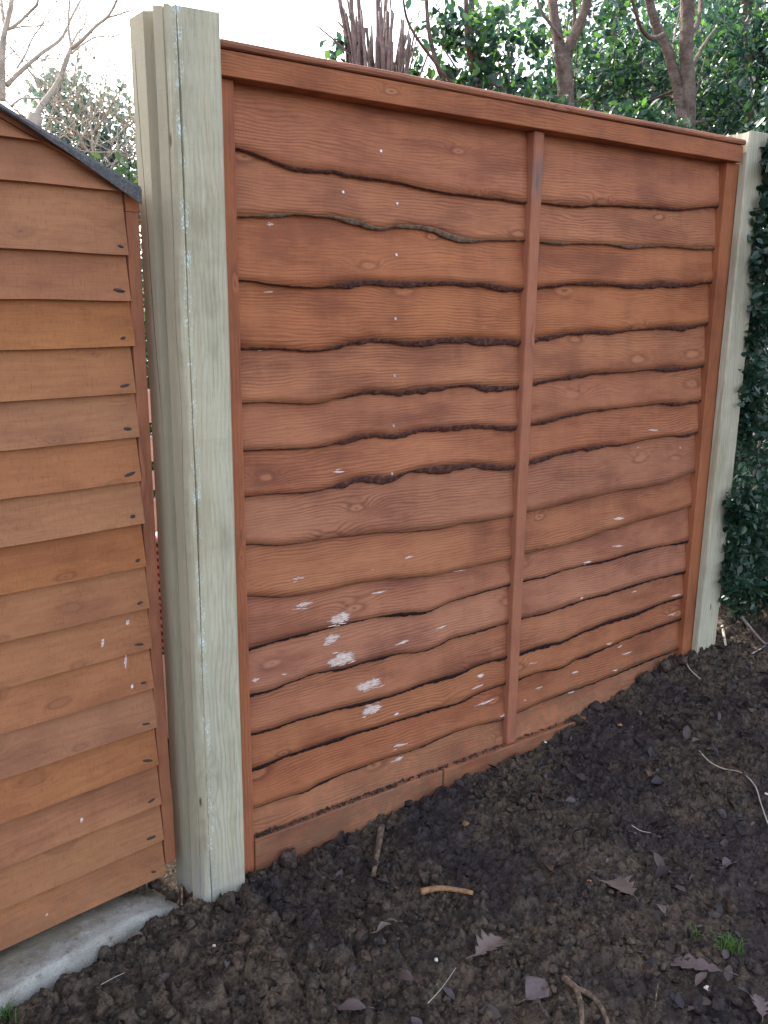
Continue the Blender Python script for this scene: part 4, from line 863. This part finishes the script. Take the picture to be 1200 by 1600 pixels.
dead_leaf(1058, 1395, .06, 80, 'dleaf_purple', OVAL, 'dark narrow leaf right of the large oak leaf', .5, .3, .2, .8)
dead_leaf(1088, 1160, .05, 10, 'dleaf_tan', OVAL, 'small pale leaf near the start of the thin root', .4, .2, .1)
dead_leaf(1015, 1215, .05, 30, 'dleaf_brown', OAK, 'small reddish brown leaf halfway between fence and oak leaf', .4, .2, .3)
dead_leaf(597, 1385, .05, 85, 'dleaf_purple', OVAL, 'dark leaf just below the upright barky stick', .5, .4, .3)
dead_leaf(856, 1360, .05, 70, 'dleaf_brown', OVAL, 'brown leaf standing on edge left of the oak leaf', .7, .4, .3)
dead_leaf(1030, 1435, .05, 60, 'dleaf_tan', OVAL, 'torn tan leaf under the oak leaf beside white specks', .7, .2, .3, .9)
dead_leaf(250, 1530, .06, 20, 'dleaf_purple', OVAL, 'flat dark leaf on the soil below the concrete base', .3, .1, .2, 1.1)
dead_leaf(215, 1482, .028, -10, 'dleaf_tan', OVAL, 'tiny whitish curled leaf at the edge of the concrete base', 1.2, .1, .3)
dead_leaf(1185, 1590, .07, 40, 'dleaf_purple', OAK, 'dark oak leaf in the bottom right corner', .3, .1, .2)
def stick(name, label, pts, r, mat, lift=.008, n=8, cat='twig', wob=.12, taper=.35, group='sticks and twigs on the soil', extra=()):
    W = []
    for u, v in pts:
        p = ground_hit(u, v); W.append(Vector((p.x, p.y, gtop(p.x, p.y)+lift)))
    zs = [q.z for q in W]; mz = sum(zs)/len(zs)
    for q in W: q.z = .45*q.z+.55*mz
    mb = MB(); pp = smooth_path(W, 5); m = len(pp); tube(mb, pp, [r*(1-taper*k/(m-1)) for k in range(m)], n, wob)
    for pts2, r2 in extra:
        W2 = []
        for u, v in pts2: p = ground_hit(u, v); W2.append(Vector((p.x, p.y, mz)))
        pp = smooth_path(W2, 5); m = len(pp); tube(mb, pp, [r2*(1-.4*k/(m-1)) for k in range(m)], n, wob)
    o = mb.build(name, M[mat], None, True); tag(o, label, cat, group); return o
stick('twig', 'short curved orange peeled stick lying on the soil', [(657,1412),(680,1406),(705,1405),(738,1414)], .0085, 'orange_twig', .012)
stick('twig', 'barky stick pointing at the panel below its broken bottom rail', [(596,1296),(592,1325),(588,1352),(583,1378)], .0095, 'twig', .012)
stick('twig', 'thick forked twig at the bottom edge, right of centre', [(880,1532),(898,1552),(906,1580),(909,1625)], .008, 'twig', .004, extra=[([(898,1552),(925,1565),(942,1590),(952,1620)], .007)])
stick('twig', 'thin brown root standing against the left post beside the shed', [(281,1345),(284,1380),(284,1405),(288,1432)], .004, 'twig', .01)
stick('root', 'long thin pale root curving along the right edge of the soil', [(1092,1176),(1108,1192),(1130,1205),(1158,1216),(1178,1238),(1186,1262),(1192,1290),(1200,1312)], .0022, 'palebark', .016, 5, 'root', .1, .2, None)
stick('twig', 'pale straight twig on the soil beside the right post', [(1128,985),(1131,1000),(1133,1015)], .006, 'palebark', .012)
stick('twig', 'thin pale twig lying below the right post', [(1073,1040),(1078,1055),(1093,1070)], .003, 'palebark', .012, 5)
stick('twig', 'grey straw in the soil right of the white pebble', [(668,1592),(690,1560),(712,1528)], .0012, 'palebark', .02, 4)
stick('twig', 'short pale straw left of the oak leaf', [(985,1306),(1000,1312),(1015,1315)], .0014, 'palebark', .02, 4)
stick('twig', 'straw running out from the foot of the concrete base', [(158,1545),(178,1535),(195,1525)], .0013, 'palebark', .02, 4)
stick('twig', 'thin dark twig stuck upright near the bottom right edge', [(1022,1590),(1024,1570),(1027,1550)], .002, 'twig', .02, 5)
stick('twig', 'thin twig crossing the soil right of the right post', [(1175,1025),(1190,1015),(1205,1005)], .003, 'palebark', .012, 5)
def pebble(name, label, u, v, r, mat, cat, flat=.75):
    p = ground_hit(u, v); V, F = lump(r, 2, .2); V[:, 2] *= flat
    o = fastmesh(name, V, F, M[mat], None, name == 'pebble'); o.location = (p.x, p.y, gtop(p.x, p.y)+r*.5+.002); tag(o, label, cat); return o
pebble('pebble', 'small round white pebble below the curled grey leaves', 680, 1515, .0075, 'stone', 'pebble')
pebble('pebble', 'tiny white pebble in the soil in front of the left post', 335, 1477, .005, 'stone', 'pebble')
pebble('wood_chip', 'chunky tan wood chip right of the barky stick', 727, 1296, .014, 'orange_twig', 'wood chip', .8)
pebble('wood_chip', 'small orange wood chip left of the oak leaf', 919, 1388, .008, 'orange_twig', 'wood chip', .6)
pebble('wood_chip', 'small pinkish wood chip beside the dark soil below the panel', 968, 1140, .010, 'orange_twig', 'wood chip', .7)
pebble('pebble', 'white shell like fragment near the bottom right corner', 1103, 1558, .008, 'stone', 'pebble', .5)
pebble('pebble', 'white flake at the foot of the middle batten', 852, 1163, .007, 'stone', 'pebble', .5)
pebble('pebble', 'pale stone at the right edge beside the thin root', 1197, 1250, .008, 'stone', 'pebble', .6)
# grass
def grass(u, v, n, spread, h, label):
    p = ground_hit(u, v); z = gtop(p.x, p.y)-.004; mb = MB()
    for k in range(n):
        a = random.uniform(0, 6.28); rr = random.random()*spread; b = Vector((math.cos(a)*rr, math.sin(a)*rr, 0)); H = h*random.uniform(.5, 1.2)
        d = Vector((random.uniform(-1, 1), random.uniform(-1, 1), 0))*H*.8; w_ = Vector((-d.y, d.x, 0)).normalized()*.0013
        m = b+d*.35+Vector((0, 0, H*.7)); e = b+d+Vector((0, 0, H*.85)); V = [b-w_, b+w_, m-w_*.8, m+w_*.8, e]
        mb.add(V, [(0, 1, 3, 2), (2, 3, 4)])
    o = mb.build('grass_tuft', M['grass'], None); o.location = (p.x, p.y, z); tag(o, label, 'grass tuft')
grass(1138, 1492, 70, .03, .04, 'small bright green grass tuft in the lower right soil')
grass(8, 1592, 50, .04, .035, 'dark green grass tuft in the bottom left corner by the concrete')
grass(1085, 1470, 12, .02, .03, 'few single grass blades left of the bright tuft')
# leaf litter: dark crumbs of leaf and bark
def litter(n_, thr):
    xs = rng.uniform(-.6, 2.4, n_); ys = rng.uniform(-1.15, -.03, n_)
    kp = ((ys < -.16+(xs+.66)*.26) | (xs > 0)) & (fbm(xs*3+5, ys*3, 3) > thr-.14*np.clip(xs, 0, 1)-.06*np.clip(-ys-.4, 0, .5)); xs, ys = xs[kp], ys[kp]
    return np.stack([xs, ys, hfull(xs, ys)+.003], -1)
CURL = np.array([(0, 0, 0), (.2, .2, .10), (.45, .3, .2), (.75, .22, .14), (1, 0, .04), (.75, -.2, .02), (.45, -.26, .1), (.2, -.2, .04), (.5, 0, -.03)])
CF = np.array([(k, 8, (k+1) % 8) for k in range(8)])
o = leaves('leaf_litter', litter(1500, .44), .012, M['litter'], None, 1.2, .6)
o2 = leaves('leaf_litter', litter(1700, .47), .032, M['litter'], None, .9, .55, CURL, CF)
bm_ = bmesh.new(); bm_.from_mesh(o.data); bm_.from_mesh(o2.data); bm_.to_mesh(o.data); bm_.free(); bpy.data.objects.remove(o2)
tag(o, 'scattered dark crumbs of dead leaf over the soil', 'leaf litter', kind='stuff')
